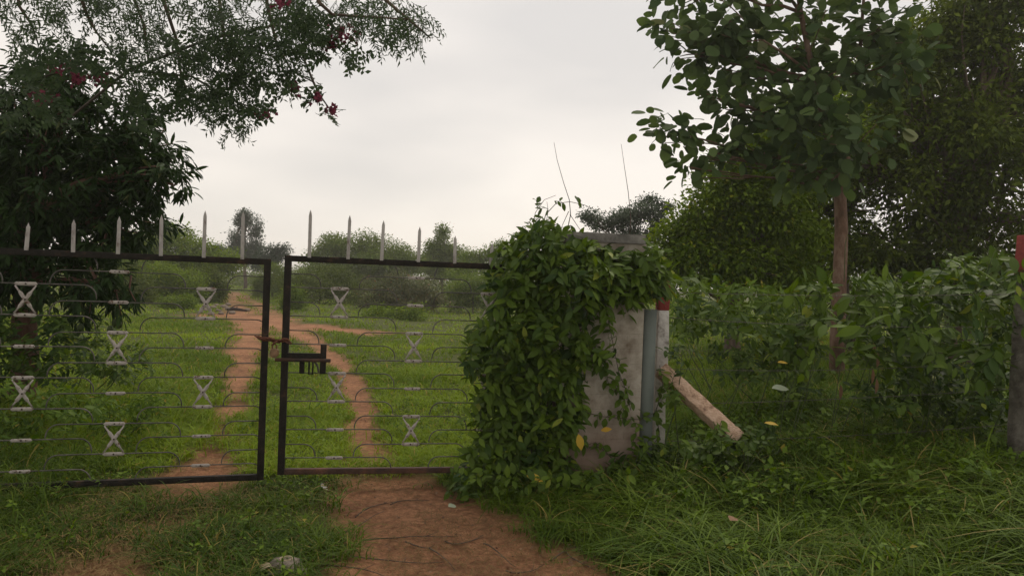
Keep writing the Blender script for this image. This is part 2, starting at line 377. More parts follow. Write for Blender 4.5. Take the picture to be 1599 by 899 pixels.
# ---------------------------------------------------------------- leaves and blades (numpy)
TPL = {
    'far': (np.array([(0, 0, 0), (.5, .5, .05), (1, 0, -.1), (.5, -.5, .05)]), [(0, 1, 2, 3)], []),
    'mid': (np.array([(0, 0, 0), (.42, .5, .08), (1, 0, -.16), (.42, -.5, .08), (.5, 0, -.02)]), [(0, 1, 2, 4), (0, 4, 2, 3)], []),
    'near': (np.array([(0, 0, 0), (.2, 0, -.01), (.5, 0, -.03), (.8, 0, -.1), (1, 0, -.2),
                       (.2, .3, .03), (.5, .5, .05), (.8, .3, -.04), (.2, -.3, .03), (.5, -.5, .05), (.8, -.3, -.04)]),
             [(1, 5, 6, 2), (2, 6, 7, 3), (2, 9, 8, 1), (3, 10, 9, 2)], [(0, 5, 1), (0, 1, 8), (3, 7, 4), (3, 4, 10)]),
    'round': (np.array([(0, 0, 0), (.15, 0, -.01), (.5, 0, -.02), (.85, 0, -.1), (1, 0, -.18),
                        (.15, .36, .07), (.5, .5, .1), (.85, .36, -.02), (.15, -.36, .07), (.5, -.5, .1), (.85, -.36, -.02)]),
              [(1, 5, 6, 2), (2, 6, 7, 3), (2, 9, 8, 1), (3, 10, 9, 2)], [(0, 5, 1), (0, 1, 8), (3, 7, 4), (3, 4, 10)]),
}
def prof_tpl(prof, cup=.06, drop=.2):
    V = [(0, 0, 0)]+[(t, 0, -drop*t*t) for t, w in prof]+[(1, 0, -drop)]
    n = len(prof); V += [(t, w, -drop*t*t+cup) for t, w in prof]+[(t, -w, -drop*t*t+cup) for t, w in prof]
    l = lambda i: n+2+i; r = lambda i: 2*n+2+i; mI = lambda i: 1+i
    q = [(mI(i), l(i), l(i+1), mI(i+1)) for i in range(n-1)]+[(mI(i+1), r(i+1), r(i), mI(i)) for i in range(n-1)]
    t = [(0, l(0), mI(0)), (0, mI(0), r(0)), (mI(n-1), l(n-1), n+1), (mI(n-1), n+1, r(n-1))]
    return (np.array(V, float), q, t)
TPL['round'] = prof_tpl([(.06, .2), (.25, .42), (.5, .5), (.75, .43), (.93, .22)], .05, .16)
TPL['near'] = prof_tpl([(.15, .26), (.4, .48), (.65, .44), (.86, .2)], .05, .2)
def unit(v): return v/(np.linalg.norm(v, axis=-1, keepdims=True)+1e-9)
def leaves(Pp, D, Nn, L, W, kind):
    T, q, t = TPL[kind]; K = len(T); n = len(Pp)
    D = unit(D); S = unit(np.cross(D, Nn)); Nn = np.cross(S, D)
    L = np.broadcast_to(L, (n,))[:, None, None]; W = np.broadcast_to(W, (n,))[:, None, None]
    v = Pp[:, None]+L*T[None, :, 0:1]*D[:, None]+W*T[None, :, 1:2]*S[:, None]+L*T[None, :, 2:3]*Nn[:, None]
    off = (np.arange(n)*K)[:, None, None]
    qq = (off+np.array(q, int)[None]).reshape(-1, 4) if q else None
    tt = (off+np.array(t, int)[None]).reshape(-1, 3) if t else None
    return v.reshape(-1, 3), qq, tt, K
def add_leaves(mb, Pp, D, Nn, L, W, kind, tint):
    v, q, t, K = leaves(np.asarray(Pp, float), np.asarray(D, float), np.asarray(Nn, float), L, W, kind)
    mb.add(v, q, t, np.repeat(np.broadcast_to(tint, (len(Pp),)), K))
def rdir(n): return unit(rng.normal(size=(n, 3)))

def blades(pos, h, w, bend, tint, seg=3, head=None):
    """grass blades: narrow tapering strips that arch over"""
    n = len(pos)
    th = rng.uniform(0, 2*math.pi, n) if head is None else head
    d = np.stack([np.cos(th), np.sin(th), np.zeros(n)], 1); s = np.stack([-np.sin(th), np.cos(th), np.zeros(n)], 1)
    tw = rng.uniform(-.8, .8, n)
    s = unit(s*np.cos(tw)[:, None]+d*np.sin(tw)[:, None])
    rows = []
    for i in range(seg):
        t = i/seg
        c = pos+d*(h*bend*t*t)[:, None]; c[:, 2] += h*(t-.55*bend*t*t)
        ww = (w*(1-.6*t*t)*.5)[:, None]
        rows += [c-s*ww, c+s*ww]
    c = pos+d*(h*bend)[:, None]; c[:, 2] += h*(1-.55*bend)
    rows.append(c)
    K = 2*seg+1
    v = np.stack(rows, 1).reshape(-1, 3)
    q = np.array([(2*i, 2*i+1, 2*i+3, 2*i+2) for i in range(seg-1)], int).reshape(-1, 4)
    t_ = np.array([(2*seg-2, 2*seg-1, 2*seg)])
    off = (np.arange(n)*K)[:, None, None]
    return v, (off+q[None]).reshape(-1, 4), (off+t_[None]).reshape(-1, 3), np.repeat(tint, K)

# ---------------------------------------------------------------- ground
def build_ground():
    nx, ny = 420, 460
    u = np.linspace(-1, 1, nx); xs = 2.5*np.sinh(5.6*u)/1.0
    xs = xs*(520/xs.max())
    xs = np.sign(u)*(6.0*np.abs(u)+514*np.abs(u)**7)*1.0
    v = np.linspace(0, 1, ny); ys = -2.0+11*v+14*v**3+760*v**9
    X, Y = np.meshgrid(xs, ys)
    b = bare(X.ravel(), Y.ravel())*(Y.ravel() < 90)
    Z = gz(X, Y).ravel()
    Z = Z-.025*b+b*(fbm(X.ravel(), Y.ravel(), 5.0, 21)-.5)*.045
    V = np.stack([X.ravel(), Y.ravel(), Z], 1)
    i = np.arange(nx*ny).reshape(ny, nx)
    q = np.stack([i[:-1, :-1], i[:-1, 1:], i[1:, 1:], i[1:, :-1]], -1).reshape(-1, 4)
    me = make_mesh('ground', V, q, None, None, True, {'bare': b})
    o = link('ground', me, M['ground']); tag(o, kind='structure')
    return o
build_ground()
def gzb(x, y): return gz(x, y)-.02*bare(x, y)

# ================================================================= GATE
GATE_H, GATE_L = 1.70, 2.06
PROFILE = [.385, .365, .34, .30, .255, .215, .18]
def obox(mb, c, ax, ay, hx, hy, hz):
    """box with local axes in the x-z plane (ax rotated), thickness y"""
def cross_ornament(u, v, dv):
    """two flat plates joined by two crossed leaf-shaped bars; local x = u, z = -v"""
    mb = MB()
    for vv in (v, v+dv):
        w, h = .074, .0135
        pts = [(-w, 0), (-w+.014, h), (w-.014, h), (w, 0), (w-.014, -h), (-w+.014, -h)]
        prism(mb, [(u+a, -(vv)+b) for a, b in pts], .003, y0=-.014)
    for sgn in (1, -1):
        p0 = np.array([u-.066*sgn, -v-.012]); p1 = np.array([u+.066*sgn, -(v+dv)+.012])
        d = p1-p0; L = np.linalg.norm(d); d /= L; n = np.array([-d[1], d[0]])
        prof = [(0, .005), (.2, .006), (.27, .0125), (.5, .0125), (.73, .0125), (.8, .006), (1, .005)]
        pts = [p0+d*L*t+n*w for t, w in prof]+[p0+d*L*t-n*w for t, w in reversed(prof)]
        prism(mb, [tuple(p) for p in pts], .003, y0=-.018-.004*(sgn > 0))
    return mb
def prism(mb, pts, th, y0=0.0):
    """extrude an x-z outline by th along y (fan capped)"""
    n = len(pts); c = np.mean(np.array(pts), 0)
    v = [(x, y0, z) for x, z in pts]+[(x, y0+th, z) for x, z in pts]+[(c[0], y0, c[1]), (c[0], y0+th, c[1])]
    q = [(i, (i+1) % n, n+(i+1) % n, n+i) for i in range(n)]
    t = [(2*n, (i+1) % n, i) for i in range(n)]+[(2*n+1, n+i, n+(i+1) % n) for i in range(n)]
    mb.add(v, q, t)
def bolt_head(mb, u, z, y=-.024, r=.0065):
    th = np.arange(6)/6*2*math.pi
    prism(mb, [(u+r*math.cos(a), z+r*math.sin(a)) for a in th], .008, y0=y)

def build_gate(side, label, corner, direction, spikes, uA=.43):
    """local x runs away from the meeting stile, z=0 is the top edge, front faces -y.  side=+1 right leaf, -1 left leaf"""
    ang = math.atan2(direction.y, direction.x)
    root = empty('gate', (corner.x, corner.y, corner.z-GATE_H), 0)
    tag(root, label, 'gate', 'leaves of the double gate')
    # everything is written in world-parallel local coords through this frame
    ex = np.array([math.cos(ang), math.sin(ang), 0]); flip = 1 if math.cos(ang) > 0 else -1
    ey = np.array([-math.sin(ang), math.cos(ang), 0])*flip        # points away from the camera
    def fr(mb):
        for i, v in enumerate(mb.v):
            mb.v[i] = v[:, 0:1]*ex+v[:, 1:2]*ey+np.array([0, 0, 1])*(v[:, 2:3]+GATE_H)
        return mb
    def part(name, mb, mat, smooth_=False, bevel=0, label=None, parent=root):
        o = fr(mb).build(name, mat, parent, smooth_, bevel)
        if label: o['label'] = label
        return o
    T = .024
    for u0 in (0, GATE_L-.052):
        mb = MB(); mb.box(u0, u0+.052, -T, T, -GATE_H, 0); part('stile', mb, M['black_paint'], bevel=.003)
    mb = MB(); mb.box(.052, GATE_L-.052, -T+.002, T-.002, -.047, -.001); part('top_rail', mb, M['black_paint'], bevel=.003)
    mb = MB(); mb.box(.052, GATE_L-.052, -T+.002, T-.002, -GATE_H+.001, -GATE_H+.045)
    part('bottom_rail', mb, M['rusty_paint'] if side > 0 else M['black_paint'], bevel=.003, label='rusty brown bottom rail' if side > 0 else None)
    # rods: staples centred on each plate, their ends bent down on to the next rod
    hw, rb, pu, pv, oA, oB = .445, .085, .592, .221, .025, .14
    for k in range(-1, 4):
        uc = uA+pu*k
        rows = [oA+pv*j for j in range(0, 8)] if k % 2 == 0 else [oB+pv*j for j in range(0, 7)]
        for v in rows:
            for s in (-1, 1):
                ue = uc+s*hw
                # path from plate to the end
                path = []
                u_in = uc
                arc = [(ue-s*rb+s*rb*math.sin(a), v+rb*1.05*(1-math.cos(a))) for a in np.linspace(0, math.pi/2, 7)]
                if v < .05:
                    if not (.06 < ue < GATE_L-.06): continue
                    path = [(a, b) for a, b in arc[3:]]+[(ue, v+.111)]
                else:
                    path = [(u_in, v)]+arc+[(ue, v+.111)]
                pts = []
                for (a, b) in path:
                    if a < .03 or a > GATE_L-.03:
                        continue
                    pts.append((a, b))
                if not pts: continue
                # clip against the stiles
                if path[0][0] < .03: pts = [(.03, v)]+pts
                if path[0][0] > GATE_L-.03: pts = [(GATE_L-.03, v)]+pts
                if path[-1][0] < .03 and len(pts) and path[0][0] > .03: pts = pts+[(.03, v)]
                if path[-1][0] > GATE_L-.03 and path[0][0] < GATE_L-.03: pts = pts+[(GATE_L-.03, v)]
                if len(pts) < 2: continue
                mb = MB()
                jit = rng.normal(0, .0015, 2)
                mb.tube([(a, jit[0], -b+jit[1]) for a, b in pts], .0048, 6, True)
                part('rod', mb, M['rod'], True)
    # plates and crossed ornaments
    lay = {0: ([3, 6, 7], [1, 4]), 1: ([0, 1, 4], [2, 5]), 2: ([3, 6, 7], [1, 4])}
    for k, (pl, xs) in lay.items():
        uc = uA+pu*k; off = oA if k % 2 == 0 else oB
        for j in pl:
            mb = MB(); w, h = .070, .0125; v = off+pv*j; dz_ = rng.normal(0, .002)
            prism(mb, [(uc-w, -v), (uc-w+.012, -v+h), (uc+w-.012, -v+h), (uc+w, -v), (uc+w-.012, -v-h), (uc-w+.012, -v-h)], .003, y0=-.012)
            o = part('plate', mb, M['white_iron'])
            mb = MB(); bolt_head(mb, uc, -v, -.017); part('rivet', mb, M['bolt'], parent=o)
            mb = MB(); bolt_head(mb, uc+.03*(1 if (j+k) % 2 else -1), -v, -.016, .004); part('rivet', mb, M['bolt'], parent=o)
        for j in xs:
            v = off+pv*j
            o = part('cross_ornament', cross_ornament(uc, v, pv), M['white_iron'])
            for zz_, yy_ in ((0, -.019), (pv, -.019), (pv/2, -.029)):
                mb = MB(); bolt_head(mb, uc, -v-zz_, yy_); part('rivet', mb, M['bolt'], parent=o)
    for u, h in spikes:
        mb = MB(); w = .0135
        lean = rng.normal(0, .004)
        prism(mb, [(u-w, -.012), (u+w, -.012), (u+w*.9+lean, h*.86), (u+w*.6+lean, h-.025), (u+lean, h), (u-w*.6+lean, h-.025), (u-w*.9+lean, h*.86)], .008, y0=-.031)
        part('spike', mb, M['spike'], bevel=.0015)
    return root, part
cL = P(423.6, 404.4, 5.918); dL = P(133, 395.7, 5.53)-cL; dL.z = 0; dL.normalize()
cR = P(445, 398.3, 5.953); dR = P(710, 411.5, 6.20)-cR; dR.z = 0; dR.normalize()
gateL, partL = build_gate(-1, 'left gate leaf, black frame with pale spikes, its bottom rail sunk in grass', cL, dL,
                          [(.21, .354), (.482, .341), (.776, .29), (1.061, .263), (1.35, .222), (1.642, .182), (1.92, .15)], .457)
gateR, partR = build_gate(1, 'right gate leaf with sliding bolt, ending in the creeper on the pillar', cR, dR,
                          [(.185, .359), (.479, .334), (.738, .307), (1.027, .271), (1.317, .213), (1.61, .17), (1.90, .14)], .425)
# sliding bolt on the right leaf
lv = .785
mb = MB(); mb.box(.045, .30, -.056, -.026, -lv-.012, -lv+.034)
latch = partR('latch', mb, M['black_paint'], bevel=.003)
mb = MB(); mb.tube([(-.04, -.07, -lv-.018), (.375, -.07, -lv-.018)], .014, 8); partR('bolt', mb, M['rusty_paint'], True, parent=latch)
mb = MB(); mb.box(.295, .340, -.058, -.022, -lv-.125, -lv+.105); partR('bracket', mb, M['black_paint'], bevel=.003, parent=latch)
mb = MB(); mb.box(.14, .178, -.05, -.022, -lv-.125, -lv-.02); partR('bracket', mb, M['black_paint'], bevel=.003, parent=latch)
mb = MB()
mb.tube([(.215, -.07, -lv-.02), (.215, -.072, -lv-.06), (.215, -.072, -lv-.125), (.242, -.072, -lv-.125), (.244, -.072, -lv-.06), (.242, -.07, -lv-.02)], .0075, 6)
partR('handle', mb, M['black_paint'], True, parent=latch)
mb = MB(); mb.tube([(.252, -.055, -lv-.03), (.275, -.055, -lv-.05), (.293, -.055, -lv-.12)], .006, 6); partR('hook', mb, M['rod'], True, parent=latch)

# chain and padlock round the two meeting stiles
def torus_pts(c, a, b, r1, r2, n=12):
    return [tuple(np.array(c)+np.array(a)*r1*math.cos(t)+np.array(b)*r2*math.sin(t)) for t in np.linspace(0, 2*math.pi, n)]
chain = empty('chain', P(425, 528, 5.93)); tag(chain, 'rusty chain looped round the two meeting gate stiles', 'chain')
cpts = [P(402, 526, 5.86), P(409, 529, 5.845), P(417, 529, 5.86), P(424, 530, 5.88), P(431, 533, 5.9), P(438, 532, 5.88), P(446, 530, 5.9), P(451, 534, 5.92)]
seq = []
for a, b in zip(cpts[:-1], cpts[1:]): seq += [a, (a+b)/2]
seq.append(cpts[-1])
seq += []
base = chain.location
for i, c in enumerate(seq):
    nxt = seq[min(i+1, len(seq)-1)]; prv = seq[max(i-1, 0)]
    d = (nxt-prv).normalized(); s = d.cross(Vector((0, 0, 1))).normalized(); u_ = s.cross(d)
    b = u_ if i % 2 else s
    b = (b*.9+(s if i % 2 else u_)*.35).normalized()
    mb = MB(); mb.tube(torus_pts(tuple(c-base), tuple(d), tuple(b), .024, .014), .005, 5, False)
    mb.build('link', M['rust'], chain, True)
pl = empty('padlock', P(428.5, 551, 5.80)); pl.scale = (1.25, 1.25, 1.25); tag(pl, 'small tarnished brass padlock hanging from the chain between gate leaves', 'padlock')
mb = MB(); n = 20
prof = [(.026*math.cos(a), .024*math.sin(a)-.004) for a in np.linspace(math.pi*1.0, 2*math.pi, 11)]
prof += [(.024, .018), (.016, .026), (-.016, .026), (-.024, .018)]
prism(mb, prof, .018, y0=-.009); mb.build('body', M['brass'], pl, False, .003)
mb = MB(); mb.tube([(-.013, 0, .022), (-.014, 0, .04), (-.008, 0, .052), (.002, 0, .055), (.010, 0, .050), (.013, 0, .04), (.013, 0, .022)], .0035, 6)
mb.build('shackle', M['rust'], pl, True)
mb = MB(); mb.tube(torus_pts((.0, -.002, .062), (.8, .1, .6), (0, .9, .2), .018, .012), .0045, 5, False)
mb.build('ring', M['rust'], pl, True)

# ================================================================= PILLAR
pf = P(945, 600, 6.33)
pil = empty('gate_pillar', (pf.x, pf.y, 0), R(9)); tag(pil, 'whitewashed block gate pillar with flat cap, half buried in green creeper', 'pillar')
PW, PD, PH = .31, .56, 2.0
def rough_block(mb, x0, x1, y0, y1, z0, z1, nx=10, ny=9, nz=34, amp=.006):
    """box with slightly uneven faces"""
    def face(o_, a, b, na, nb, nrm):
        aa, bb = np.meshgrid(np.linspace(0, 1, na+1), np.linspace(0, 1, nb+1), indexing='ij')
        v = np.array(o_)+aa[..., None]*np.array(a)+bb[..., None]*np.array(b)
        d = np.array([mn.noise(Vector(p)*6) for p in v.reshape(-1, 3)]).reshape(aa.shape)
        edge = (aa > 0)*(aa < 1)*(bb > 0)*(bb < 1)
        v = v+(d*edge*amp)[..., None]*np.array(nrm)
        i = np.arange((na+1)*(nb+1)).reshape(na+1, nb+1)
        q = np.stack([i[:-1, :-1], i[1:, :-1], i[1:, 1:], i[:-1, 1:]], -1).reshape(-1, 4)
        mb.add(v.reshape(-1, 3), q)
    w, d_, h = x1-x0, y1-y0, z1-z0
    face((x0, y0, z0), (w, 0, 0), (0, 0, h), nx, nz, (0, -1, 0)); face((x1, y1, z0), (-w, 0, 0), (0, 0, h), nx, nz, (0, 1, 0))
    face((x1, y0, z0), (0, d_, 0), (0, 0, h), ny, nz, (1, 0, 0)); face((x0, y1, z0), (0, -d_, 0), (0, 0, h), ny, nz, (-1, 0, 0))
    face((x0, y0, z1), (w, 0, 0), (0, d_, 0), nx, ny, (0, 0, 1)); face((x0, y1, z0), (w, 0, 0), (0, -d_, 0), nx, ny, (0, 0, -1))
mb = MB(); rough_block(mb, -PW, PW, 0, PD, -.15, PH); mb.build('shaft', M['plaster'], pil)
mb = MB(); rough_block(mb, -PW-.015, PW-.02, -.03, PD+.03, PH+.001, PH+.075, 10, 9, 3, .012); mb.build('cap', M['concrete'], pil, False, .012)

gp = P(1012, 600, 6.42)
ch = empty('channel_post', (gp.x, gp.y, float(gz(gp.x, gp.y))-.1), R(4)); tag(ch, 'plain blue-grey steel channel post standing against the gate pillar', 'post')
mb = MB(); H = 1.56
mb.box(-.052, .052, 0, .004, 0, H); mb.box(-.052, -.048, .0045, .05, 0, H); mb.box(.048, .052, .0045, .05, 0, H)
mb.build('channel', M['channel'], ch)
mb = MB(); mb.box(-.05, .05, .001, .05, H+.001, H+.005); mb.build('cap_plate', M['channel'], ch)

# ================================================================= FENCE
fence = empty('wire_fence', (1.3, 6.8, 0)); tag(fence, 'barbed wire fence on red-topped stone posts, right of the pillar', 'fence')
fo = fence.location
def stone_post(x, y, z0, top, w, redh, label, mat='post', rz=0.2):
    mb = MB(); n = 14; rows = []
    ca, sa = math.cos(rz), math.sin(rz)
    zs = np.linspace(z0-.3, top-redh, n)
    def ring(z, ww):
        r_ = []
        for a, b in ((-1, -1), (1, -1), (1, 1), (-1, 1)):
            j = mn.noise(Vector((a*3+x*7, b*3, z*4)))*.009
            px_, py_ = a*(ww+j), b*(ww+j)
            r_.append((x+ca*px_-sa*py_-fo.x, y+sa*px_+ca*py_-fo.y, z))
        return r_
    def stack(zz, ww):
        V = []; Q = []
        for i, z in enumerate(zz):
            V += ring(z, ww*(1-.06*(z-z0)/(top-z0)))
            if i: Q += [((i-1)*4+j, (i-1)*4+(j+1) % 4, i*4+(j+1) % 4, i*4+j) for j in range(4)]
        m_ = len(zz)-1
        Q += [(m_*4, m_*4+1, m_*4+2, m_*4+3), (3, 2, 1, 0)]
        return V, Q
    V, Q = stack(zs, w/2); mb.add(V, Q)
    o = mb.build('post', M[mat], fence, False, .006); o['label'] = label
    mb = MB(); V, Q = stack(np.linspace(top-redh+.001, top, 5), w/2+.001); mb.add(V, Q)
    r_ = mb.build('painted_top', M['red'], o, False, .006)
    return o
p1 = P(1030, 600, 6.72); p2 = P(1603, 600, 5.75)
stone_post(p1.x, p1.y, float(gz(p1.x, p1.y)), 1.76, .105, .31, 'white fence post with red top against the pillar', 'post', .1)
stone_post(p2.x, p2.y, float(gz(p2.x, p2.y)), 2.14, .16, .34, 'grey fence post with red top at the right edge', 'post_grey', .35)
def barbed(a, b, sag, seed):
    mb = MB(); a = Vector(a); b = Vector(b); L = (b-a).length; n = 40
    for ph in (0, math.pi):
        pts = []
        for i in range(n*4+1):
            t = i/(n*4); p = a.lerp(b, t); p.z -= sag*4*t*(1-t); tw = t*L/.05*2*math.pi+ph
            p = p+Vector((0, math.cos(tw), math.sin(tw)))*.0018
            pts.append(p-fo)
        mb.tube(pts, .0013, 4, False)
    for i in range(int(L/.14)):
        t = (i+.5)*.14/L; p = a.lerp(b, t); p.z -= sag*4*t*(1-t)
        for s in (-1, 1):
            d = Vector((.3*s, random.uniform(-1, 1), random.uniform(-1, 1))).normalized()*.016
            mb.tube([p-d-fo, p+d-fo], .0011, 4, False)
    return mb.build('wire', M['wire'], fence, True)
z1s = [1.61, 1.39, .95, .64, .32]; z2s = [1.70, 1.46, 1.21, 1.0, .74]
p3 = Vector((9.5, 5.2, 0))
for i, (a, b) in enumerate(zip(z1s, z2s)):
    barbed((p1.x+.05, p1.y-.06, a), (p2.x-.08, p2.y-.05, b), .02+.012*(i % 3), i)
# leaning stone stay
a = P(1037, 582, 6.55); b = P(1140, 675, 6.28); d = (b-a); b2 = b+d*.12; a2 = a-d*.06
sv = d.normalized(); side_ = sv.cross(Vector((0, 0, 1))).normalized(); up_ = side_.cross(sv)
if up_.z < 0: up_ = -up_
fwd = Vector((0, -1, 0)); fwd = (fwd-sv*fwd.dot(sv)).normalized()
upv = sv.cross(fwd); upv = upv if upv.z > 0 else -upv
fw2 = (fwd*.45-upv*.89).normalized(); up2 = (upv*.45+fwd*.89).normalized()
mb = MB(); V = []; Q = []; nn = 16
for i in range(nn+1):
    t = i/nn; c = a2.lerp(b2, t)
    for k_, (x_, y_) in enumerate(((-1, -1), (1, -1), (1, 1), (-1, 1))):
        j = mn.noise(Vector((t*9, k_*3.3, 1)))*.008
        V.append(tuple(c+fw2*x_*(.06+j)+up2*y_*(.05+j)-fo))
    if i: Q += [((i-1)*4+j, (i-1)*4+(j+1) % 4, i*4+(j+1) % 4, i*4+j) for j in range(4)]
Q += [(nn*4, nn*4+1, nn*4+2, nn*4+3), (3, 2, 1, 0)]
mb.add(V, Q); o = mb.build('stay', M['strut'], fence, False, .007); o['label'] = 'pinkish slanting stone stay leaning on the white post'

# ================================================================= TREES
def curve_pts(a, b, bow, n=7, seed=0):
    a = np.array(a, float); b = np.array(b, float); L = np.linalg.norm(b-a)
    o = rng.normal(size=3)*L*bow
    t = np.linspace(0, 1, n)[:, None]
    return a+(b-a)*t+o*(t*(1-t))*2+rng.normal(size=(n, 3))*L*.012*np.sin(t*math.pi)
def crown(mb, blobs, nclust, per, Ls, ratio, kind, spread, droop=.3, out=.6, yfrac=.02, shell=.45, tone=.22, lumps=9, power=1.0):
    if lumps:                        # boughs: each lobe breaks up into smaller leafy masses with hollows between
        nb2 = []
        for b in blobs:
            nb2.append((b[0], b[1], b[2], b[3]*.66, b[4]*.66, b[5]*.66))
            for _ in range(lumps):
                d = rdir(1)[0]; k = rng.uniform(.2, .46); q = rng.uniform(.62, 1.0)-k*.45
                nb2.append((b[0]+d[0]*b[3]*q*1.05, b[1]+d[1]*b[4]*q, b[2]+d[2]*b[5]*q, b[3]*k*1.15, b[4]*k*1.15, b[5]*k*.9))
        blobs = nb2
    vol = np.array([b[3]*b[4]+b[4]*b[5]+b[3]*b[5] for b in blobs])**power; pr = vol/vol.sum()
    bt = rng.normal(0, .14, len(blobs))
    idx = rng.choice(len(blobs), nclust, p=pr); B = np.array(blobs)[idx]
    d = rdir(nclust); r = rng.uniform(0, 1, nclust)**shell
    C = B[:, :3]+d*r[:, None]*B[:, 3:6]
    # uneven outline: some clusters are pushed outwards
    C += d*(rng.random(nclust)**4)[:, None]*B[:, 3:6]*.28
    ct = np.clip(rng.normal(.42, tone, nclust)+bt[idx], 0, .85)
    Pn = np.repeat(C, per, 0); n = len(Pn); dd = np.repeat(d, per, 0)
    off = rng.normal(size=(n, 3))*spread*np.array([1, 1, .7])
    pos = Pn+off
    D = unit(off/spread*.5+dd*out+rng.normal(size=(n, 3))*.45-np.array([0, 0, droop]))
    Nn = unit(np.array([0, 0, 1.])+rng.normal(size=(n, 3))*.55+dd*.3)
    L = rng.uniform(.55, 1.3, n)*Ls
    tint = np.clip(np.repeat(ct, per)+rng.normal(0, .13, n), 0, .85)
    tint[rng.random(n) < yfrac] = 1.0
    add_leaves(mb, pos, D, Nn, L, L*ratio*rng.uniform(.8, 1.2, n), kind, tint)
    return C
def tree(name, label, cat, base, trunk_top, trunk_r, blobs, nclust, per, Ls, ratio, kind, spread, lm, bm='bark', group=None, nb=5, limb=.45, **kw):
    """base: world point; blobs and trunk_top relative to base"""
    root = empty(name, base); tag(root, label, cat, group)
    mb = MB()
    tp = curve_pts((0, 0, -.3), trunk_top, .03, 8)
    mb.tube(tp, np.linspace(trunk_r*1.15, trunk_r*.62, 8), 9)
    mb.build('trunk', M[bm], root, True)
    lb = MB()
    for b in blobs:
        c = np.array(b[:3]); st = tp[rng.integers(4, 8)]
        L1 = curve_pts(st, c+rng.normal(size=3)*.1*np.array(b[3:6]), .08, 7)
        lb.tube(L1, np.linspace(trunk_r*limb, trunk_r*.16, 7), 6)
        for _ in range(nb):
            e = c+rdir(1)[0]*np.array(b[3:6])*rng.uniform(.6, 1.0)
            L2 = curve_pts(L1[rng.integers(2, 6)], e, .1, 6)
            lb.tube(L2, np.linspace(trunk_r*.16, trunk_r*.035, 6), 5)
    lb.build('limbs', M[bm], root, True)
    cm = MB(); crown(cm, blobs, nclust, per, Ls, ratio, kind, spread, **kw)
    cm.build('crown', M[lm], root)
    return root
def gbase(px, Y, dz=0.0):
    p = P(px, 450, Y); return Vector((p.x, p.y, float(gz(p.x, p.y))+dz))
def S(Y): return Y/FPX            # metres per pixel at distance Y
def hz(px): return 440+(px-799.5)*ROLL
def pxblob(base, Y, l, depth=1.0):
    """crown lobes from photo pixel ellipses (cx, cy, rx, ry) -> metres relative to base; depth gives real thickness"""
    out = []
    for (cx, cy, rx, ry, *dy) in l:
        off = dy[0] if dy else 0
        p = P(cx, cy, Y+off)
        out.append((p.x-base.x, p.y-base.y, p.z-base.z, rx*S(Y), rx*S(Y)*depth, ry*S(Y)))
    return out

# --- teak with broad leaves beyond the fence
Yt = 11.5
tb = gbase(1309, Yt)
tblobs = pxblob(tb, Yt, [(1240, 60, 140, 70, .3), (1130, 40, 55, 50, -.4), (1180, 120, 80, 45, .2), (1290, 120, 85, 60, -.6), (1375, 45, 50, 50, -.3), (1235, 185, 60, 32, -.5),
                         (1040, 48, 18, 15, -.3), (1085, 85, 28, 24, -.2), (1108, 150, 24, 16, -.4), (1050, 207, 26, 18, -.3), (1112, 237, 18, 15, -.4), (1080, 264, 9, 9, -.3), (1155, 232, 34, 20, -.2),
                         (1320, 215, 70, 40, -1.0), (1265, 262, 50, 22, -.6), (1330, -70, 150, 80, 0), (1180, -60, 120, 70, 0), (1070, -10, 40, 30, 0), (1400, 100, 40, 30, -.6), (1150, 175, 30, 20, 0)], .8)
root = empty('teak_tree', tb); tag(root, 'tall slim tree with big rounded leaves, its pale trunk behind the fence', 'tree')
mb = MB()
tp = [P(1307, 600, Yt)-tb, P(1308, 520, Yt)-tb, P(1311, 440, Yt)-tb, P(1314, 360, Yt)-tb, P(1311, 290, Yt)-tb, P(1290, 200, Yt)-tb, P(1272, 125, Yt)-tb, P(1250, 20, Yt)-tb, P(1240, -90, Yt)-tb]
tp[0].z = -.3
mb.tube(tp, [.115, .108, .10, .095, .085, .055, .045, .038, .03], 10); mb.build('trunk', M['teak_bark'], root, True)
lb = MB()
lb.tube([np.array(P(a, b, Yt))-np.array(tb) for a, b in ((1312, 310), (1322, 250), (1336, 170), (1342, 90), (1350, -20))], [.06, .05, .04, .03, .02], 7)
for b in tblobs:
    c = np.array(b[:3]); js = [i for i in range(4, 9) if tp[i].z < c[2]+.2] or [4]
    st = np.array(tp[js[-1]]); L1 = curve_pts(st, c, .06, 7); lb.tube(L1, np.linspace(.028, .006, 7), 6)
    for _ in range(4):
        e = c+rdir(1)[0]*np.array(b[3:6])*rng.uniform(.7, 1.05); L2 = curve_pts(L1[rng.integers(3, 7)], e, .08, 6); lb.tube(L2, np.linspace(.012, .006, 6), 5)
lb.build('limbs', M['teak_bark'], root, True)
cm = MB()
crown(cm, tblobs, 540, 5, .20, .74, 'round', .15, droop=.35, out=.4, yfrac=.012, shell=.5, tone=.2, lumps=0, power=.55)
cm.build('crown', M['teak'], root)

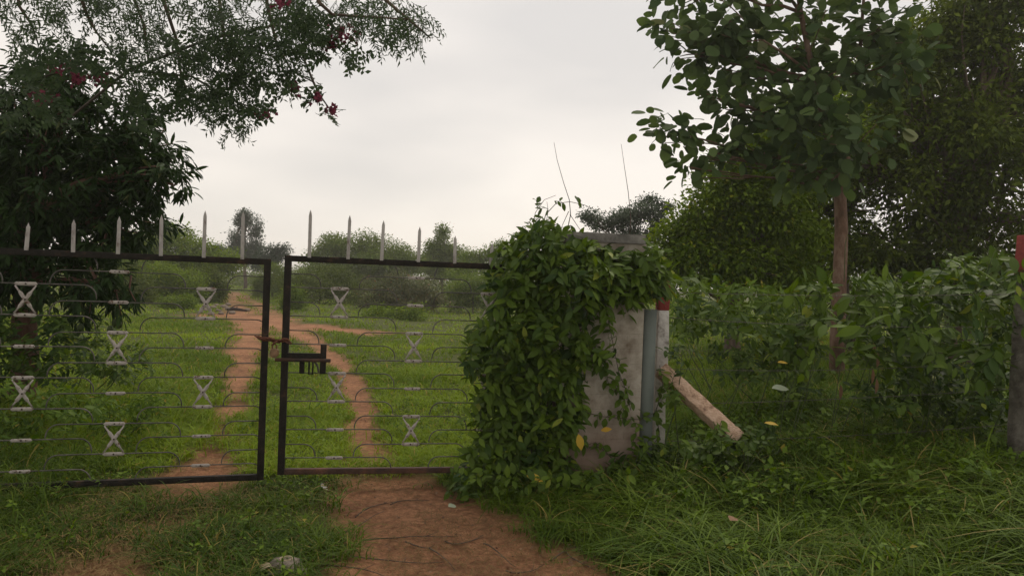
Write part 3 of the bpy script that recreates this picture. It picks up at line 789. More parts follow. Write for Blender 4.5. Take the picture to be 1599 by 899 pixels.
# --- big dark trees on the right
def bigtree(name, label, cat, px, Y, lobes, tr, tpx, ncl, per, Ls, lm, group=None, spread=.16, kind='mid', ratio=.45, depth=.9, **kw):
    b = gbase(px, Y); bl = pxblob(b, Y, lobes, depth); t = P(tpx[0], tpx[1], Y)-b
    return tree(name, label, cat, b, tuple(t), tr, bl, ncl, per, Ls, ratio, kind, spread, lm, group=group, **kw)
bigtree('shade_tree', 'huge dark shade tree filling the right side behind the fence', 'tree', 1500, 15.5,
        [(1480, 160, 110, 95), (1500, 40, 80, 60), (1560, 0, 90, 60), (1410, 180, 90, 85), (1350, 260, 80, 70), (1440, 90, 60, 50), (1590, 90, 130, 100), (1560, 230, 150, 100), (1440, 300, 110, 80), (1600, 340, 130, 80), (1500, 380, 110, 60), (1690, 180, 120, 130), (1380, 400, 80, 50), (1530, 40, 70, 40)],
        .26, (1500, 300), 3600, 14, .14, 'dark_tree', 'dense trees behind the fence', .17, nb=8, shell=.36)
bigtree('shade_tree', 'dark leafy tree directly behind the broad-leaved tree trunk', 'tree', 1330, 17.5,
        [(1320, 220, 100, 80), (1390, 110, 60, 50), (1440, 60, 50, 40), (1225, 225, 75, 50), (1385, 230, 80, 75), (1300, 155, 60, 45), (1200, 330, 80, 60), (1250, 290, 90, 80), (1370, 150, 60, 50), (1300, 380, 110, 60), (1230, 400, 80, 60), (1260, 230, 70, 50)],
        .2, (1320, 320), 2900, 14, .13, 'mid_tree', 'dense trees behind the fence', .17, nb=6, shell=.36)
bigtree('shade_tree', 'brighter rounded bushy tree between the pillar and broad-leaved tree', 'tree', 1150, 14.5,
        [(1170, 310, 75, 60), (1115, 335, 60, 60), (1220, 350, 75, 75), (1205, 262, 65, 50), (1280, 205, 70, 65), (1230, 215, 50, 45), (1140, 295, 60, 50), (1085, 372, 62, 52), (1090, 420, 75, 55), (1180, 420, 90, 55), (1250, 270, 55, 50), (1055, 400, 40, 60)],
        .15, (1150, 390), 3600, 13, .105, 'mid_tree', 'dense trees behind the fence', .13, nb=6, shell=.36, ratio=.5)
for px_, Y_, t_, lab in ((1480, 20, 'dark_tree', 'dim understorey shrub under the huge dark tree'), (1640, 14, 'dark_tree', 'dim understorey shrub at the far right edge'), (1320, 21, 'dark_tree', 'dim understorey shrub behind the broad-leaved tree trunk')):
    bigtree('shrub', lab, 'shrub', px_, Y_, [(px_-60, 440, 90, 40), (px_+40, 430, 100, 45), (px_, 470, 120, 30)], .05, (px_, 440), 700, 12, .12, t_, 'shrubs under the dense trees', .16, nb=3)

# --- mango tree on the left, just behind the gate
Ym = 8.3
mbse = gbase(38, Ym)
ml = pxblob(mbse, Ym, [(130, 270, 120, 110), (60, 200, 110, 90), (200, 220, 75, 75), (30, 340, 110, 90), (170, 350, 95, 60), (-90, 250, 130, 160), (100, 130, 75, 40), (240, 270, 50, 60, -.3), (60, 420, 100, 50), (150, 440, 60, 45, -.2), (-60, 400, 110, 80)], .9)
mtree = empty('mango_tree', mbse); tag(mtree, 'dark dense fruit tree with drooping long leaves behind left gate leaf', 'tree')
mb = MB(); tt = P(48, 300, Ym)-mbse
mb.tube(curve_pts((0, 0, -.3), tuple(tt), .02, 8), np.linspace(.15, .10, 8), 10); mb.build('trunk', M['red_bark'], mtree, True)
lb = MB(); cm = MB()
def whorls(mb, C, outd, nl, Ls, ratio, kind, droop, tone=.12):
    n = len(C)*nl; c = np.repeat(C, nl, 0); o = np.repeat(outd, nl, 0)
    D = unit(o*.55+rng.normal(size=(n, 3))*np.array([.8, .8, .45])-np.array([0, 0, droop]))
    pos = c+D*.015+rng.normal(size=(n, 3))*.03
    Nn = unit(np.array([0, 0, 1.])+rng.normal(size=(n, 3))*.4+o*.3)
    L = rng.uniform(.7, 1.2, n)*Ls
    ti = np.clip(np.repeat(rng.normal(.4, tone, len(C)), nl)+rng.normal(0, .12, n), 0, .85); ti[rng.random(n) < .015] = 1
    add_leaves(mb, pos, D, Nn, L, L*ratio*rng.uniform(.85, 1.15, n), kind, ti)
B = np.array(ml); vol = B[:, 3]*B[:, 5]; idx = rng.choice(len(B), 1500, p=vol/vol.sum()); d = rdir(1500)
C = B[idx, :3]+d*(rng.random(1500)**.38)[:, None]*B[idx, 3:6]
C += d*(rng.random(1500)**5)[:, None]*B[idx, 3:6]*.3
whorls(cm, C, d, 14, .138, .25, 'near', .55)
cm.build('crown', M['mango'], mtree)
for b in ml:
    c = np.array(b[:3]); L1 = curve_pts(np.array(tt)*rng.uniform(.55, 1), c, .1, 7); lb.tube(L1, np.linspace(.06, .02, 7), 6)
    for _ in range(7):
        e = c+rdir(1)[0]*np.array(b[3:6])*rng.uniform(.6, 1.0); L2 = curve_pts(L1[rng.integers(2, 7)], e, .1, 6); lb.tube(L2, np.linspace(.018, .005, 6), 5)
# drooping boughs with fruit that hang below the top rail
hb = MB()
for (x0, y0, x1, y1) in ((150, 430, 140, 488), (180, 440, 190, 492), (110, 440, 120, 495), (205, 430, 212, 470)):
    a_ = P(x0, y0, Ym-.25)-mbse; b_ = P(x1, y1, Ym-.5)-mbse
    pts = curve_pts(tuple(a_), tuple(b_), .1, 7); lb.tube(pts, np.linspace(.012, .004, 7), 5)
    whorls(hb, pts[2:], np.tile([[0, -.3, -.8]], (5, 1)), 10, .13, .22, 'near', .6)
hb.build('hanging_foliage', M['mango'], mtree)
lb.build('limbs', M['red_bark'], mtree, True)
for (fx, fy) in ((126, 511), (172, 514), (186, 507), (179, 504)):
    p = P(fx, fy, Ym-.5)-mbse; fm = MB(); pr = [(0, .001), (.2, .022), (.5, .032), (.8, .024), (1, .001)]
    fm.tube([(p.x, p.y, p.z+.045-.09*t) for t, _ in pr], [r_ for _, r_ in pr], 10, False)
    fm.tube([(p.x, p.y, p.z+.045), (p.x, p.y, p.z+.16)], .0025, 5)
    fm.build('fruit', M['fruit'], mtree, True)

# --- overhanging flowering climber and fine-leaved tree, boughs reach across the top left
Yo = 5.6
nb_ = Vector((-5.6, 4.6, 0)); nb_.z = float(gz(nb_.x, nb_.y))
ntree = empty('neem_tree', nb_); tag(ntree, 'fine-leaved tree whose boughs hang across the top left sky', 'tree')
mb = MB(); mb.tube([(0, 0, -.3), (.05, .1, 1.5), (.2, .2, 3.2), (.6, .3, 4.6), (1.2, .4, 5.4)], [.2, .17, .15, .12, .09], 10); mb.build('trunk', M['bark'], ntree, True)
def to(pt, base_): return tuple(np.array(pt)-np.array(base_))
lb = MB(); fol = MB()
boughs = [
    [(130, -80), (128, 0), (135, 22), (150, 50), (172, 78)],
    [(235, -90), (258, 10), (275, 60), (283, 120), (300, 160), (325, 190)],
    [(330, -100), (345, 20), (352, 70), (375, 120), (392, 150)],
    [(480, -60), (498, 4), (519, 23), (560, 26), (600, 28), (650, 32)],
    [(400, -80), (420, 20), (432, 70), (455, 110), (492, 130)],
    [(20, -60), (30, 10), (50, 40), (60, 70)],
    [(560, -70), (590, -10), (625, 20), (655, 45), (672, 60)],
    [(200, -70), (210, 0), (225, 40), (232, 100)],
]
bw = []
for i, bo in enumerate(boughs):
    Yb = Yo+rng.uniform(-.6, .5)
    w = [np.array(P(a, b, Yb+.08*j)) for j, (a, b) in enumerate(bo)]
    bw.append((w, Yb))
    start = np.array([nb_.x+.6, nb_.y+.3, 4.6]) if i in (5, 0) else np.array([nb_.x+1.2, nb_.y+.4, nb_.z+5.4])
    c1 = curve_pts(start, w[0], .04, 8)
    lb.tube([to(q, nb_) for q in c1], np.linspace(.06, .016, 8), 7)
    k = np.array(w); lb.tube([to(q, nb_) for q in k], np.linspace(.016, .005, len(k)), 6)
def sprays(mb, tw, C, n_leaf, Llf, wr, tl, base_, down=.7, kind='mid'):
    """short twigs with leaflets in two rows"""
    for c in C:
        d = rdir(1)[0]; d[2] = d[2]*.4-down; d = unit(d)
        pts = curve_pts(c-d*tl*.5, c+d*tl*.5, .08, 4)
        pts[-1][2] -= tl*.12
        mb.tube([to(q, base_) for q in pts], np.linspace(.0022, .001, 4), 3, False, tint=0)
        t = np.linspace(.08, 1, n_leaf); seg = np.minimum((t*3).astype(int), 2); f = t*3-seg
        pos = pts[seg]*(1-f)[:, None]+pts[seg+1]*f[:, None]-np.array(base_)
        s = unit(np.cross(d, rdir(1)[0])); sg = np.where(np.arange(n_leaf) % 2, 1, -1)[:, None]
        D = unit(d*.6+s*sg*.9+rng.normal(size=(n_leaf, 3))*.2-np.array([0, 0, .25]))
        Nn = unit(np.cross(d, s)+rng.normal(size=(n_leaf, 3))*.3)
        L = rng.uniform(.75, 1.2, n_leaf)*Llf
        add_leaves(mb, pos, D, Nn, L, L*wr, kind, np.clip(rng.normal(.45, .18, n_leaf), 0, .85))
def pxcloud(ells, depth=.55):
    out = []
    for (cx, cy, rx, ry, n) in ells:
        for _ in range(n):
            r_ = math.sqrt(random.random()); a_ = random.uniform(0, 2*math.pi)
            out.append(np.array(P(cx+rx*r_*math.cos(a_), cy+ry*r_*math.sin(a_), Yo+random.uniform(-depth, depth))))
    return out
tw = MB()
C = pxcloud([(60, 0, 130, 38, 80), (200, 20, 60, 50, 50), (300, 40, 90, 60, 84), (400, 30, 90, 55, 84), (500, 30, 80, 45, 62), (585, 25, 60, 35, 50), (645, 40, 32, 30, 22),
             (350, 110, 60, 50, 70), (330, 165, 30, 30, 22), (430, 95, 55, 40, 32), (620, 65, 20, 18, 7), (370, 195, 22, 14, 8), (60, 60, 60, 30, 22), (240, 95, 45, 40, 34), (180, 90, 50, 30, 24)])
sprays(fol, tw, C, 16, .052, .26, .24, nb_, .6)
# unseen canopy added above and behind the viewpoint to darken the foreground
C = [np.array((rng.uniform(-6.5, 5.5), rng.uniform(-4.0, 4.0), rng.uniform(4.4, 6.2))) for _ in range(2100)]
sprays(fol, tw, C, 18, .085, .36, .42, nb_, .25)
for k in range(14):
    e = np.array((rng.uniform(-5, 4.8), rng.uniform(-3, 3.0), rng.uniform(4.8, 5.9)))
    L1 = curve_pts(np.array([nb_.x+1.2, nb_.y+.4, nb_.z+5.4]), e, .05, 8); lb.tube([to(q, nb_) for q in L1], np.linspace(.06, .015, 8), 6)
fol.build('foliage', M['neem'], ntree); lb.build('limbs', M['bark'], ntree, True)

# bougainvillea scrambling through it
bb = Vector((-5.4, 8.5, 0)); bb.z = float(gz(bb.x, bb.y))
boug = empty('bougainvillea', bb); tag(boug, 'flowering climber with magenta blossom scrambling through the treetops at left', 'climber')
lb = MB(); fol = MB()
strands = [[(40, 300), (45, 180), (70, 120), (130, 100), (220, 130)], [(90, 200), (200, 110), (300, 120), (370, 160), (415, 175)],
           [(200, 110), (330, 60), (430, 90), (460, 140)], [(430, 90), (470, 80), (490, 130), (500, 150), (520, 178)], [(330, 60), (430, 40), (520, 60), (555, 95)],
           [(45, 180), (60, 150), (80, 155)], [(60, 150), (110, 115), (125, 120)]]
lb.tube([(0, 0, -.2), (.1, -.1, 1.0), tuple(np.array(P(40, 300, 8.0))-np.array(bb))], [.03, .022, .014], 7)
C = []
for st in strands:
    w = [np.array(P(a, b, 8.0 if b > 170 and a < 100 else 6.1+random.uniform(-.35, .35))) for a, b in st]
    lb.tube([to(q, bb) for q in w], np.linspace(.014, .005, len(w)), 5)
C = pxcloud([(300, 110, 60, 60, 34), (370, 150, 45, 45, 34), (410, 90, 50, 50, 30), (480, 60, 50, 40, 26), (455, 130, 22, 14, 7), (497, 150, 10, 18, 4), (515, 172, 9, 8, 2), (557, 93, 18, 6, 5), (405, 170, 18, 12, 6),
             (120, 90, 90, 30, 30), (40, 120, 50, 50, 26), (230, 150, 60, 50, 30), (60, 180, 60, 40, 20)], .5)
tw2 = MB(); sprays(fol, tw2, C, 13, .05, .62, .2, bb, .4)
fol.build('foliage', M['neem'], boug); lb.build('stems', M['twig'], boug, True)
for (fx, fy, rx, ry, n, lab) in ((72, 153, 20, 10, 34, 1), (120, 121, 12, 12, 26, 0), (88, 106, 12, 7, 16, 0), (462, 138, 14, 9, 26, 0), (412, 178, 15, 8, 24, 0), (497, 152, 10, 14, 22, 0), (516, 174, 10, 8, 16, 0),
                            (535, 55, 22, 16, 44, 0), (508, 70, 14, 10, 22, 0), (430, 5, 22, 9, 24, 0), (150, 119, 14, 8, 12, 0)):
    fm = MB(); c = [np.array(P(fx+random.gauss(0, rx*.5), fy+random.gauss(0, ry*.5), 5.5+random.uniform(-.08, .08)))-np.array(bb) for _ in range(int(n*.7))]
    c3 = np.repeat(np.array(c), 3, 0); k = len(c3)
    add_leaves(fm, c3, rdir(k)+np.array([0, 0, -.2]), rdir(k), .036, .03, 'mid', rng.random(k))
    o = fm.build('blossom', M['bract'], boug)

# --- trees and bushes in the distance
def far(name, label, cat, px, Y, lobes, lm, ncl, per, Ls, spread, tr=.12, tpy=None, group='trees across the field', **kw):
    low = [(lx, min(ly+ry*.8, hz(lx)+CAM_Z/S(Y)-ry*.4), rx*.95, ry*.8) for lx, ly, rx, ry in lobes] if cat == 'bush' else []
    return bigtree(name, label, cat, px, Y, lobes+low, tr, (px, tpy or lobes[0][1]), int(ncl*1.9), per, Ls*.8, lm, group, spread*.8, 'far', .6, .9, nb=3, **{'shell': .4, **kw})
far('field_tree', 'rounded green tree rising behind the mango tree', 'tree', 235, 46, [(225, 392, 70, 40), (272, 388, 52, 34), (190, 395, 60, 50), (250, 425, 90, 34), (318, 400, 34, 20), (350, 412, 40, 20)], 'mid_tree', 2300, 9, .2, .3)
far('field_tree', 'tall narrow tree standing above the left gate leaf', 'tree', 383, 75, [(386, 345, 17, 16), (370, 366, 13, 14), (397, 372, 12, 20), (380, 396, 24, 20), (383, 334, 9, 8), (402, 352, 7, 12), (368, 388, 14, 14), (398, 395, 10, 14)], 'euc', 800, 8, .24, .26, .16, 340, shell=.5)
far('field_tree', 'tiny dark round tree left of the tall narrow tree', 'tree', 341, 85, [(341, 396, 12, 14)], 'euc', 200, 8, .26, .3, .1)
far('field_tree', 'small ragged tree right above the gap between gate leaves', 'tree', 428, 60, [(418, 398, 18, 15), (434, 395, 11, 13), (447, 390, 6, 13), (410, 410, 26, 14)], 'euc', 500, 8, .2, .25, .08)
far('field_tree', 'wide domed tree behind the tallest spikes of right gate leaf', 'tree', 560, 55, [(548, 388, 44, 27), (606, 396, 46, 27), (512, 400, 32, 26), (570, 425, 85, 26), (640, 410, 24, 18), (525, 378, 16, 12)], 'far_tree', 2600, 9, .2, .32)
far('field_tree', 'pointed dark tree at the right end of the right gate leaf', 'tree', 690, 58, [(690, 384, 23, 22), (690, 364, 10, 11), (676, 400, 22, 20), (706, 398, 20, 20), (690, 420, 35, 20)], 'far_tree', 1200, 8, .2, .26)
far('field_tree', 'pale loose tree just left of the pillar creeper', 'tree', 765, 52, [(768, 395, 20, 16), (742, 402, 22, 14), (788, 386, 12, 12), (735, 420, 44, 18), (800, 410, 30, 20)], 'pale_tree', 900, 8, .18, .26, shell=.5)
far('field_tree', 'feathery dark tree rising behind the pillar cap', 'tree', 990, 30, [(1000, 332, 38, 20), (965, 345, 28, 16), (1025, 345, 20, 25), (925, 338, 18, 9), (985, 370, 50, 22), (1012, 312, 14, 6), (940, 350, 20, 8), (1040, 322, 12, 8)], 'euc', 900, 9, .12, .15, .1, 360, shell=.6)
# bushes nearer than those
bush = [
    ('dark low bush at the left edge of the field', 175, 33, [(165, 440, 65, 32), (215, 445, 45, 28)], 'dark_tree', 800),
    ('dark low bush with yellowing leaves in front of rounded tree', 262, 36, [(250, 440, 45, 30), (290, 436, 40, 26)], 'mid_tree', 800),
    ('dark low bush where the dirt track begins', 330, 38, [(322, 438, 34, 26), (345, 446, 16, 18)], 'dark_tree', 600),
    ('greyish bush right of the distant dirt track', 425, 46, [(425, 432, 30, 22), (455, 430, 30, 24), (405, 442, 14, 14)], 'far_tree', 700),
    ('dark bush in front of the wide domed tree', 500, 41, [(495, 440, 48, 32), (540, 440, 40, 30), (460, 448, 30, 25)], 'dark_tree', 900),
    ('russet tinted bush in the middle of the field', 625, 37, [(620, 445, 46, 26), (660, 445, 40, 26), (580, 455, 30, 24), (640, 462, 60, 16)], 'rusty_bush', 1000),
    ('bright yellow-green bush left of the pillar creeper', 740, 39, [(735, 445, 40, 26), (775, 440, 35, 34), (710, 458, 25, 18)], 'pale_tree', 800),
    ('small pale bush on the meadow behind right gate leaf', 462, 33, [(462, 462, 14, 18), (450, 470, 11, 12)], 'pale_tree', 260),
    ('scrubby yellowish bush beside the rubble on the track', 278, 30, [(285, 472, 18, 10), (262, 474, 14, 8)], 'pale_tree', 180),
    ('dark green clump of scrub at the foot of the russet bush', 600, 30, [(600, 488, 34, 14), (640, 486, 26, 12)], 'mid_tree', 300),
]
for lab, px_, Y_, lo, lm_, n_ in bush:
    far('bush', lab, 'bush', px_, Y_, lo, lm_, n_, 9, .125, .15, .035, lo[0][1]+8, 'low bushes in the field')
# low tree belt along the far edge of the field, one far-off mass
cm = MB(); bl = []
for px_ in list(range(-60, 980, 26)):
    Yb = 84+((px_*37) % 29); sc = .8+((px_*53) % 17)/30; p = P(px_, 450, Yb)
    bl += [(p.x, p.y, 1.7*sc, 2.4*sc, 2.4*sc, 1.5*sc), (p.x+1.3, p.y-1, .8, 2.6, 2.0, .9), (p.x-.6, p.y, 2.4*sc, 1.4*sc, 1.4*sc, 1.1*sc)]
crown(cm, bl, 5200, 8, .3, .6, 'far', .35, shell=.4)
tag(cm.build('distant_woods', M['far_tree']), 'hazy low belt of woods along the far edge of the field', 'woods', kind='stuff')

# ================================================================= CREEPER ON THE PILLAR
VP = np.array([(762, 425), (785, 385), (812, 362), (850, 352), (890, 358), (918, 376), (940, 392), (990, 396), (1015, 400), (1032, 420), (1035, 440), (1020, 455), (995, 466), (955, 476), (934, 495), (932, 540),
               (942, 570), (930, 580), (915, 560), (905, 590), (910, 630), (896, 650), (890, 700), (880, 748), (845, 764), (780, 762), (735, 752), (728, 720), (752, 680), (742, 640), (758, 600), (735, 560), (742, 515), (768, 480), (760, 450)], float)
creeper = empty('creeper', (.35, 6.0, 0)); tag(creeper, 'thick glossy green creeper smothering the gate pillar and gate end', 'climber')
co = np.array(creeper.location)
def sample_poly(poly, n):
    out = []
    lo, hi = poly.min(0), poly.max(0)
    while len(out) < n:
        q = rng.uniform(lo, hi, (n*2, 2)); s = poly_sd(q[:, 0], q[:, 1], poly)
        for a, b in zip(q, s):
            if b > 0: out.append((a[0], a[1], b))
    return np.array(out[:n])
cm = MB(); sm = MB()
TOPP = np.array([(900, 378), (1000, 388), (1040, 402), (1045, 430), (1030, 448), (995, 462), (930, 450)], float)
Q_ = np.vstack([sample_poly(VP, 620), sample_poly(TOPP, 90)])
pts = []; outd = []
for a, b, s in Q_:
    bulge = min(s/70, 1)
    front = random.random() < .8
    lob = (vnoise(a, b, 1/45, 4)-.5)
    hug = .3 if b > 560 else (.75 if a < 960 else .5)
    Yc = 6.28+(a-940)*.0006-.05-hug*.45*math.sqrt(bulge)*(.55+lob*1.1)+random.uniform(-.02, .18) if front else 6.5+random.uniform(0, .35)*bulge
    pts.append(np.array(P(a, b, Yc))); outd.append((((a-900)/160)*.6, -1 if front else .6, .25))
pts = np.array(pts)-co; outd = np.array(outd)
n = len(pts)
# shoots: each a short stem with pairs of leaves
def shoot(mb, sm, c, o, nl, Ls, ratio, ln, tbase, kind='near', droop=.5):
    d = unit(o+rng.normal(size=3)*.7-np.array([0, 0, droop])); p0 = c-d*ln*.5
    pp = curve_pts(p0, c+d*ln*.5, .12, 4); pp[-1][2] -= ln*.15
    mb.tube(pp, np.linspace(.003, .0015, 4), 4, False, tint=.05)
    t = np.linspace(0, 1, nl); seg = np.minimum((t*3).astype(int), 2); f = t*3-seg
    pos = pp[seg]*(1-f)[:, None]+pp[seg+1]*f[:, None]
    s = unit(np.cross(d, o+rng.normal(size=3)*.3)); sg = np.where(np.arange(nl) % 2, 1, -1)[:, None]
    D = unit(d*.55+s*sg*.8+rng.normal(size=(nl, 3))*.3-np.array([0, 0, .3])+o*.2)
    Nn = unit(o*.8+np.array([0, 0, .8])+rng.normal(size=(nl, 3))*.4)
    L = rng.uniform(.65, 1.2, nl)*Ls
    ti = np.clip(tbase+rng.normal(0, .12, nl)+.25*t*(random.random() < .3), 0, .85)
    ti[rng.random(nl) < .02] = 1.0
    add_leaves(mb, pos, D, Nn, L, L*ratio*rng.uniform(.85, 1.15, nl), kind, ti)
for c, o in zip(pts, outd):
    shoot(cm, sm, c, o, 9, .112, .40, .2, rng.normal(.42, .2))
# loose leaf wisps over the wall face
for path in ([(950, 500), (958, 540), (966, 580), (978, 610), (985, 640)], [(945, 560), (950, 600), (975, 620), (972, 660)], [(900, 640), (940, 650), (1000, 655), (1030, 640)],
             [(1030, 570), (1035, 600), (1025, 640), (1030, 680), (1015, 700)], [(900, 700), (930, 690), (960, 720), (1000, 745)], [(1000, 655), (985, 700), (1010, 735)]):
    w = [np.array(P(a, b, 6.27 if a < 1005 else 6.5))-co for a, b in path]
    MB().tube(w, .0028, 4).build('stem', M['twig'], creeper, True)
    for p, q in zip(w[:-1], w[1:]):
        for t in (.1, .45, .8):
            shoot(cm, sm, p*(1-t)+q*t+rng.normal(size=3)*.012, np.array([.1, -.7, .1]), 3, .08, .55, .07, rng.normal(.45, .12))
# base tangle
for _ in range(120):
    a = rng.uniform(700, 1010); b = rng.uniform(735, 775)
    p = np.array(P(a, b, 5.95+rng.uniform(-.25, .3)))-co; p[2] = max(p[2], .03)
    shoot(cm, sm, p, np.array([0, -.6, .5]), 6, .09, .5, .14, rng.normal(.45, .15), droop=.1)
cm2 = cm
# woody stems climbing the pillar
for k in range(7):
    x0 = rng.uniform(790, 890); pth = [np.array(P(x0+rng.uniform(-25, 25)*i*.5, 745-i*60, 6.25-.02*i))-co for i in range(6)]
    pth[0][2] = -.05
    MB().tube(pth, np.linspace(.010, .004, len(pth)), 5).build('stem', M['twig'], creeper, True)
# bare tendrils above the cap
def tend(path, Y, r0=.004, r1=.0015):
    MB().tube([np.array(P(a, b, Y))-co for a, b in path], np.linspace(r0, r1, len(path)), 4).build('tendril', M['twig'], creeper, True)
tend([(884, 368), (891, 335), (889, 312), (880, 285), (870, 250), (865, 222)], 6.4)
tend([(890, 335), (900, 350), (908, 362)], 6.4, .003); tend([(888, 330), (878, 352), (874, 365)], 6.4, .003)
tend([(845, 365), (852, 335), (868, 318), (890, 315), (912, 320), (930, 328)], 6.3, .004)
tend([(830, 362), (836, 332), (850, 312), (868, 305)], 6.3, .003); tend([(852, 352), (856, 330), (854, 315)], 6.3, .0025)
tend([(983, 372), (985, 340), (981, 300), (975, 260), (970, 225)], 6.6, .004)
sm2 = MB(); top = cm2
for (a, b) in ((838, 318), (850, 326), (842, 340), (862, 345), (828, 345), (872, 314), (903, 318), (815, 358), (806, 372), (822, 362)):
    shoot(top, sm2, np.array(P(a, b, 6.3))-co, np.array([0, -.3, .3]), 4, .075, .5, .07, .3, droop=-.2)
cm.build('foliage', M['vine'], creeper)
def single_leaf(name, px, py, Y, L, ratio, mat, parent=None, D=(.3, -.4, -.8), Nn=(0, -1, .3), base_=(0, 0, 0), tint=.6):
    mb = MB(); add_leaves(mb, [np.array(P(px, py, Y))-np.array(base_)], [D], [Nn], L, L*ratio, 'near', [tint])
    return mb.build(name, M[mat], parent)
single_leaf('yellow_leaf', 903, 677, 5.95, .13, .5, 'yellow', creeper, (.25, -.2, -1), (.1, -1, .2), co)
single_leaf('yellow_leaf', 822, 742, 5.75, .13, .5, 'yellow', creeper, (1, -.1, -.2), (.1, -.8, .6), co)
single_leaf('yellow_leaf', 938, 672, 6.15, .09, .5, 'yellow', creeper, (1, -.2, .3), (.1, -.8, .6), co, 0)

# ================================================================= CLIMBING PLANTS ALONG THE FENCE
def fence_point(px):
    # intersection of the pixel column with the fence line p1-p2
    dx = (px-799.5)/FPX
    t = (p1.y*dx-p1.x)/((p2.x-p1.x)-(p2.y-p1.y)*dx)
    return p1.lerp(p2, t)
def hedge(label, poly, n, Ls, lm='vine', ratio=.42, dy=0.0, seed=0, thick=.45, tb=.45):
    poly = np.array(poly, float); c0 = poly.mean(0); f = fence_point(c0[0])
    root = empty('fence_climber', (f.x, f.y+dy, float(gz(f.x, f.y+dy)))); tag(root, label, 'climber', 'climbers on the wire fence')
    rb_ = np.array(root.location); cm, sm = MB(), MB()
    for a, b, s in sample_poly(poly, n):
        fp = fence_point(a); Yc = fp.y+dy+rng.normal(0, thick*.5)
        c = np.array(P(a, b, Yc))-rb_
        shoot(cm, sm, c, np.array([rng.normal()*.5, -.5, .35]), 7, Ls*rng.uniform(.6, 1.15), ratio, .22, rng.normal(tb, .15), droop=.1)
    for k in range(4):
        a = rng.uniform(poly[:, 0].min()+10, poly[:, 0].max()-10); fp = fence_point(a)
        gx, gy = fp.x+rng.normal()*.05, fp.y+dy; g0 = np.array([gx, gy, float(gz(gx, gy))-.05])-rb_
        e = np.array(P(a+rng.normal()*20, poly[:, 1].min()+40, fp.y+dy))-rb_
        MB().tube(curve_pts(g0, e, .06, 6), np.linspace(.005, .002, 6), 5).build('stem', M['green_stem'], root, True)
    cm.build('foliage', M[lm], root)
    return root
hedge('low leafy climber between the white post and the tree trunk', [(1050, 440), (1080, 425), (1130, 440), (1180, 450), (1230, 440), (1250, 470), (1240, 545), (1180, 540), (1120, 515), (1060, 530), (1045, 480)], 120, .13, dy=1.7, thick=.9)
hedge('leafy climber spilling over the wires in front of the tree trunk', [(1225, 455), (1255, 435), (1290, 428), (1293, 470), (1270, 560), (1235, 575), (1215, 530)], 48, .15, dy=.5, thick=.7)
hedge('big-leaved climber on the wires just right of the tree trunk', [(1328, 428), (1370, 432), (1400, 450), (1405, 520), (1380, 575), (1335, 565), (1322, 500)], 56, .16, dy=.5, thick=.7)
hg = hedge('big-leaved climber bunched against the grey right-edge post', [(1400, 440), (1450, 425), (1490, 400), (1540, 395), (1585, 405), (1620, 420), (1620, 520), (1570, 530), (1560, 600), (1480, 590), (1400, 560)], 175, .14, dy=.4, thick=.8, tb=.33)
# stray tendril with long arc near the post top and hanging dead leaves
hb_ = np.array(hg.location)
for Yq, rr, pth in ((5.75, [.004, .003, .0025, .002], [(1540, 430), (1552, 395), (1570, 372), (1592, 364)]), (6.2, [.004, .003, .002, .0012], [(1504, 440), (1508, 412), (1490, 393), (1440, 394)]),
                    (6.3, [.004, .003, .002, .0012], [(1318, 440), (1320, 380), (1328, 352), (1358, 350)])):
    MB().tube([np.array(P(a, b, Yq))-hb_ for a, b in pth], rr, 4).build('tendril', M['green_stem'], hg, True)
for a, b in ((1364, 535), (1370, 550), (1362, 575), (1368, 590), (1312, 600)):
    dm = MB(); add_leaves(dm, [np.array(P(a, b, 6.3))-hb_], [(.1, -.1, -1)], [(.5, -1, 0)], .13, .045, 'near', [rng.random()]); dm.build('withered_leaf', M['dead'], hg)

# weeds under the mango tree behind the left gate
def shrub_px(label, ells, Y, n, Ls, ratio, lm, dY=.5, tb=.4, name='weedy_shrub', group='weedy shrubs behind the left gate leaf'):
    cx, cy = ells[0][0], ells[0][1]; g = gbase(cx, Y); root = empty(name, g); tag(root, label, 'shrub', group)
    rb_ = np.array(g); cm, sm = MB(), MB(); tot = sum(e[2]*e[3] for e in ells)
    for (ex_, ey_, rx, ry) in ells:
        for _ in range(int(n*rx*ry/tot)):
            r_ = math.sqrt(random.random()); a_ = random.uniform(0, 6.283); Yc = Y+random.gauss(0, dY*.5)
            c = np.array(P(ex_+rx*r_*math.cos(a_), ey_+ry*r_*math.sin(a_), Yc))
            c[2] = max(c[2], float(gz(c[0], c[1]))+.04)
            shoot(cm, sm, c-rb_, np.array([rng.normal()*.4, -.4, .6]), 8, Ls, ratio, .2, rng.normal(tb, .14), droop=0)
    for _ in range(4):
        e = ells[rng.integers(len(ells))]; q = np.array(P(e[0]+rng.normal()*e[2]*.4, e[1], Y))-rb_
        MB().tube(curve_pts((rng.normal()*.15, rng.normal()*.1, -.05), q, .08, 6), np.linspace(.008, .003, 6), 5).build('stem', M['green_stem'], root, True)
    cm.build('foliage', M[lm], root)
shrub_px('dark weedy shrub at the foot of the mango trunk', [(40, 530, 70, 60), (-30, 560, 60, 70), (90, 560, 60, 40)], 7.8, 150, .1, .42, 'vine', tb=.15)
shrub_px('low weedy shrub in the grass under hanging mango leaves', [(150, 545, 50, 40), (200, 570, 45, 30), (110, 500, 45, 30)], 8.6, 100, .085, .42, 'vine', tb=.3)
shrub_px('weedy shrub behind the lower left corner of left gate leaf', [(40, 650, 80, 50), (-20, 690, 60, 50), (120, 640, 50, 35)], 6.7, 130, .085, .4, 'weed', tb=.25)
